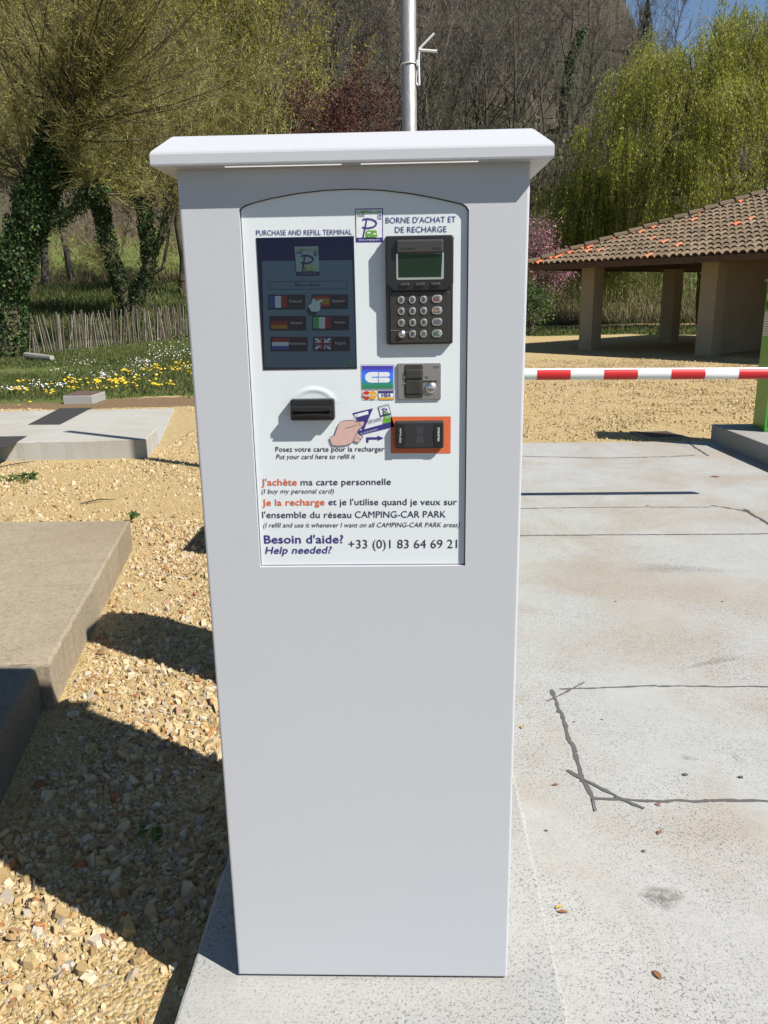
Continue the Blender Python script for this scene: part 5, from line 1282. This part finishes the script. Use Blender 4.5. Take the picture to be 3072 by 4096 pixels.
t3 = thing('pollard_willow', 'bushy pollard willow without ivy, next to the terminal', 'tree', tuple(map(float, b)))
S, C = [], []
a1 = limb(S, [b-np.array([0, 0, .4]), at(400, 560), at(385, 480), at(392, 420)], .3, .2); a2 = limb(S, [at(400, 560), at(430, 480), at(440, 400)], .2, .16)
for h in (at(392, 415), at(440, 395)): shoots(S, C, h, 34, 3.0, 8.0, .7, (0, 0, .9), .028)
finish(t3, S, C, M_bud, 18000, .075)
b = hit(62, 640); YD_ = b[1]
t4 = thing('pollard_willow', 'tall pollard willow set back behind the ivy trunk', 'tree', tuple(map(float, b)))
S, C = [], []
a1 = limb(S, [b-np.array([0, 0, .4]), at(75, 520), at(110, 400), at(160, 330)], .30, .2)
shoots(S, C, at(165, 325), 34, 4.0, 10.0, .65, (.1, 0, .9), .034); shoots(S, C, at(115, 400), 12, 3.0, 7.0, .8, (.2, 0, .5), .03)
finish(t4, S, C, M_bud, 22000, .085)

# yellow green tree coming into leaf behind the terminal, and more along the wood's edge
M_yleaf = mk_leaf('young_yellow_leaves', [(0, (.16, .16, .02)), (.5, (.27, .26, .03)), (1, (.40, .37, .06))], .45)
par_u = dict(n=[7, 6, 5, 4], wob=[.05, .10, .14, .18], up=[.02, .14, .12, .08], start=[.15, .15, .1, .1], kids=[3.0, 2.4, 2.2, 0], ang=[34, 34, 34, 30], len=[.62, .5, .5, .5], rmin=.010)
def budtree(px, Y, h, r, label, leafmat, nleaf, size, twigmat, par=par_u, group=None, name='young_leafed_tree', lo=.38):
    x = FY(px, 300, Y)[0]; z = float(zt(x, Y)); t = thing(name, label, 'tree', (x, Y, z), group)
    S = []; grow(RS, S, np.array([x, Y, z-.3]), np.array([RS.normal()*.05, RS.normal()*.05, 1.]), h*.74, r, 0, par)
    tips = np.array([s[2] for s in S if s[0] >= 2 and s[2][2] > z+h*lo]); C = tips[RS.randint(0, len(tips), nleaf)]+RS.normal(size=(nleaf, 3))*.22
    V, Q = leafquads(RS, C, RS.uniform(.6, 1.4, nleaf)*size, .65); split_tree(t, S, M_barkg, twigmat, 2, foliage=(V, Q, leafmat, RS.rand(nleaf))); return t
budtree(545, 42, 19, .22, 'tall tree with yellow green young leaves behind the terminal hood', M_yleaf, 9000, .13, M_twigo)
budtree(650, 47, 18, .18, 'slender yellow green tree beside the dark red plum', M_yleaf, 7500, .13, M_twigo)
budtree(430, 50, 20, .22, 'loose olive tree at the edge of the wood left of the terminal', M_bud, 8000, .12, M_twigo)
budtree(120, 46, 20, .2, 'tall olive twigged tree behind the forked willow', M_bud, 8000, .12, M_twigo)
budtree(60, 44, 20, .22, 'olive twigged tree at the top left corner', M_bud, 8000, .12, M_twigo)
budtree(345, 62, 21, .14, 'olive brown tree high above the forked willow', M_bud, 5000, .12, M_twigo); budtree(740, 58, 12, .16, 'small brownish tree right of the plum', M_yleaf, 1500, .12, M_twigb)
# dark red plum
M_plum = mk_leaf('plum_leaves', [(0, (.035, .012, .012)), (.5, (.075, .024, .022)), (1, (.15, .055, .045))], .25)
par_p = dict(n=[5, 6, 5, 4], wob=[.06, .12, .16, .2], up=[.02, .06, .06, .05], start=[.2, .1, .1, .1], kids=[4.2, 2.6, 2.2, 0], ang=[48, 40, 38, 35], len=[.72, .5, .5, .5], rmin=.008)
budtree(722, 30, 8.6, .15, 'dark red leaved plum tree rising behind the terminal', M_plum, 19000, .085, mk_leaf('plum_twigs', [(0, (.05, .025, .022)), (1, (.13, .075, .06))], 0), par_p, name='plum_tree', lo=.15)
# pink flowering shrub and green bush by the pavilion
M_pink = mk_leaf('pink_blossom', [(0, (.16, .06, .075)), (.5, (.32, .13, .17)), (1, (.55, .30, .34))], .35)
budtree(1163, 36, 4.4, .09, 'pink blossoming shrub beside the pavilion', M_pink, 5000, .09, M_twigb, par_p, name='flowering_shrub', lo=.12)
M_bush = mk_leaf('bush_leaves', [(0, (.03, .06, .015)), (.5, (.07, .12, .03)), (1, (.14, .20, .05))], .3)
budtree(1162, 33, 2.4, .07, 'small green bush at the foot of the pink shrub', M_bush, 3500, .085, M_twigb, par_p, name='bush', lo=.0)

# weeping willow
M_wil = mk_leaf('weeping_willow_leaves', [(0, (.134, .171, .019)), (.45, (.258, .286, .036)), (.8, (.370, .380, .060)), (1, (.470, .440, .096))], .4)
WY = 41.0
def wp(x, y, dy=0): return FY(x, y, WY+dy)
base = wp(1530, 640); base[2] = float(zt(base[0], WY))
ww = thing('weeping_willow', 'large weeping willow with hanging yellow green strands behind the pavilion', 'tree', tuple(map(float, base)))
S = []; crown_pts = [(1250, 400, 0), (1262, 440, 1), (1290, 385, -1), (1320, 470, 0), (1360, 420, -1), (1280, 500, 1), (1270, 425, 0), (1300, 355, -1), (1345, 300, 1), (1355, 190, 2), (1400, 130, 0), (1440, 115, 2), (1490, 120, -1), (1540, 95, 1), (1590, 80, 2), (1640, 45, 0), (1700, 30, 2), (1450, 230, -3), (1520, 230, -3.5), (1600, 190, -3.5), (1660, 160, -3), (1390, 330, -2), (1560, 330, -4), (1640, 300, -4.5), (1470, 380, -4), (1720, 200, -2), (1780, 120, 0), (1820, 260, 0), (1330, 420, 2), (1500, 100, 4), (1620, 60, 5), (1420, 200, 4), (1400, 460, 3), (1760, 330, -3), (1270, 470, 2), (1700, 400, -4)]
limb(S, [base-np.array([0, 0, .3]), wp(1528, 560), wp(1515, 480), wp(1500, 400)], .5, .34)
hub = [wp(1515, 480), wp(1500, 400), wp(1520, 420, 1)]
for i, (x, y, dy) in enumerate(crown_pts):
    e = wp(x, y, dy); h = hub[i % 3]; mid = (h+e)/2+np.array([0, 0, .9]); limb(S, [h, mid, e], .13, .035, 1)
V_, Q_, tn_, st = [], [], [], []
n_str = 5400
subs = []
for x, y, dy in crown_pts:
    for _ in range(9):
        o = RS.normal(size=3)*np.array([1.15, 1.1, .7])*(.55 if x < 1345 else 1.0); o[2] = abs(o[2])*.9-.5; subs.append((wp(x, y, dy)+o, o, RS.uniform(.3, 1.35)))
for i in range(n_str):
    c, o0, lk = subs[RS.randint(len(subs))]; j_ = RS.normal(size=3)*np.array([.27, .27, .16]); o = o0*.6+j_*1.6; p = c+j_; out = np.array([o[0], o[1], 0])*.45+RS.normal(size=3)*.12
    ln = RS.uniform(1.8, 4.6)*lk; zg = float(zt(p[0], p[1]))+1.1; ln = min(ln, max(.8, p[2]-zg)); m = 8; v = out+np.array([0, 0, .28]); pts = [p]
    for j in range(m):
        v = v*.72+np.array([0, 0, -.62])+RS.normal(size=3)*.05; q = p+v/np.linalg.norm(v)*ln/m; pts.append(q); p = q
    st.append(pts)
A = np.array(st); P0_ = A[:, :-1].reshape(-1, 3); P1_ = A[:, 1:].reshape(-1, 3)
V, Q = segs(P0_, P1_, np.full(len(P0_), .009), np.full(len(P0_), .007), 3)
strands = fast('strands', V, Q, M_twigo, ww, attr={'tone': np.repeat(RS.rand(len(P0_)), 3)})
nl = 32; k = RS.randint(0, 8, (n_str, nl)); f = RS.rand(n_str, nl, 1); C = np.take_along_axis(A, k[..., None].repeat(3, 2), 1)*(1-f)+np.take_along_axis(A, (k+1)[..., None].repeat(3, 2), 1)*f
C = (C+RS.normal(size=C.shape)*.05).reshape(-1, 3); dirs = RS.normal(size=C.shape)*.45+np.array([0, 0, -1.])
V, Q = leafquads(RS, C, RS.uniform(.08, .17, len(C)), .33, dirs=dirs); tone = np.clip(np.repeat(RS.beta(2, 2, n_str), nl)*.6+RS.rand(len(C))*.4, 0, 1)
fast('leaves', V, Q, M_wil, ww, attr={'tone': tone})
split_tree(ww, S, M_barkw, M_twigo, 2, (9, 6, 4, 3))

# ivy clad tree and dark conifer on the hillside, boulders
b = hit(1213, 285, 56); x, y, z = b; t = thing('ivy_clad_tree', 'bare hillside tree whose trunk is dark with ivy, right of the post', 'tree', (x, y, z))
S = []; q0 = np.array([x, y, z-.3]); m_ = limb(S, [q0, q0+np.array([.2, 0, 3.5]), q0+np.array([.5, 0, 6]), q0+np.array([1.5, 0, 8.6])], .2, .1); grow(RS, S, m_[-1], np.array([.5, 0, 1.]), 4.5, .08, 1, par_b); grow(RS, S, m_[7], np.array([-.6, 0, 1.]), 5, .08, 1, par_b)
split_tree(t, S, M_barkg, M_twigb, 2); ivy(t, m_, .42, 2600, .22)
b = hit(1392, 118, 56); x, y, z = b; t = thing('conifer', 'single dark conifer on the skyline above the willow', 'tree', (x, y, z))
S = []; limb(S, [(x, y, z-.3), (x, y, z+5)], .12, .03); C = []
for _ in range(1500):
    h = RS.rand()**.8; a = RS.uniform(0, 6.28); r = (1-h)*1.25*RS.rand()**.5; C.append((x+r*math.cos(a), y+r*math.sin(a), z+.4+h*5-.25*r))
V, Q = leafquads(RS, np.array(C), RS.uniform(.2, .4, len(C)), .4); split_tree(t, S, M_barkg, M_twigb, 2, foliage=(V, Q, mk_leaf('conifer_needles', [(0, (.008, .018, .010)), (1, (.03, .05, .025))], .05), RS.rand(len(C))))
M_rock = mk_concrete('brown_rock', (.20, .16, .12), (.13, .10, .07), False, .5).m
T_, f_ = rock_templates(RS, 6)
for i, (px, py, s, lab) in enumerate(((845, 186, 1.5, 'pale wedge shaped boulder on the hillside left of the post'), (862, 168, 1.1, 'brown boulder above the wedge shaped one'), (826, 150, 1.0, 'small brown boulder highest on the rocky patch'), (812, 200, .9, 'low boulder left of the wedge shaped one'))):
    b = hit(px, py, 56); V = T_[i]*s*np.array([1.1, 1, 1.2])+b; o = obj('boulder', V, f_, M_rock); tag(o, lab, 'boulder')

# weeds
def weed(px, py, r, n, label, z=0.0):
    c = G(px, py, z); t = []
    a = RS.uniform(0, 6.28, n); rr = r*np.sqrt(RS.rand(n)); C = np.stack([c[0]+rr*np.cos(a)*1.6, c[1]+rr*np.sin(a), z+.01+RS.rand(n)*.05], 1)
    V, Q = leafquads(RS, C, RS.uniform(.03, .07, n), .45); o = fast('weed', V, Q, M_bush, attr={'tone': RS.rand(n)}); tag(o, label, 'weed')
weed(35, 1040, .12, 90, 'low green weed growing in the gravel at the far left'); weed(65, 1034, .05, 30, 'small tuft of weed just right of the low green weed'); weed(285, 1124, .03, 18, 'tiny weed at the corner of the tan slab', .02); weed(332, 1818, .03, 8, 'dark green seedling in the shaded gravel', .015)
M_lg = flat('pale_log', (.42, .39, .34), .8)
q = [hit(64, 775), hit(92, 779), hit(120, 781)]
o = MB().tube([p+np.array([0, -.2, .12]) for p in q], [.09, .10, .07], 9).build('log', M_lg); tag(o, 'pale cut log lying at the foot of the ivy trunk', 'log')
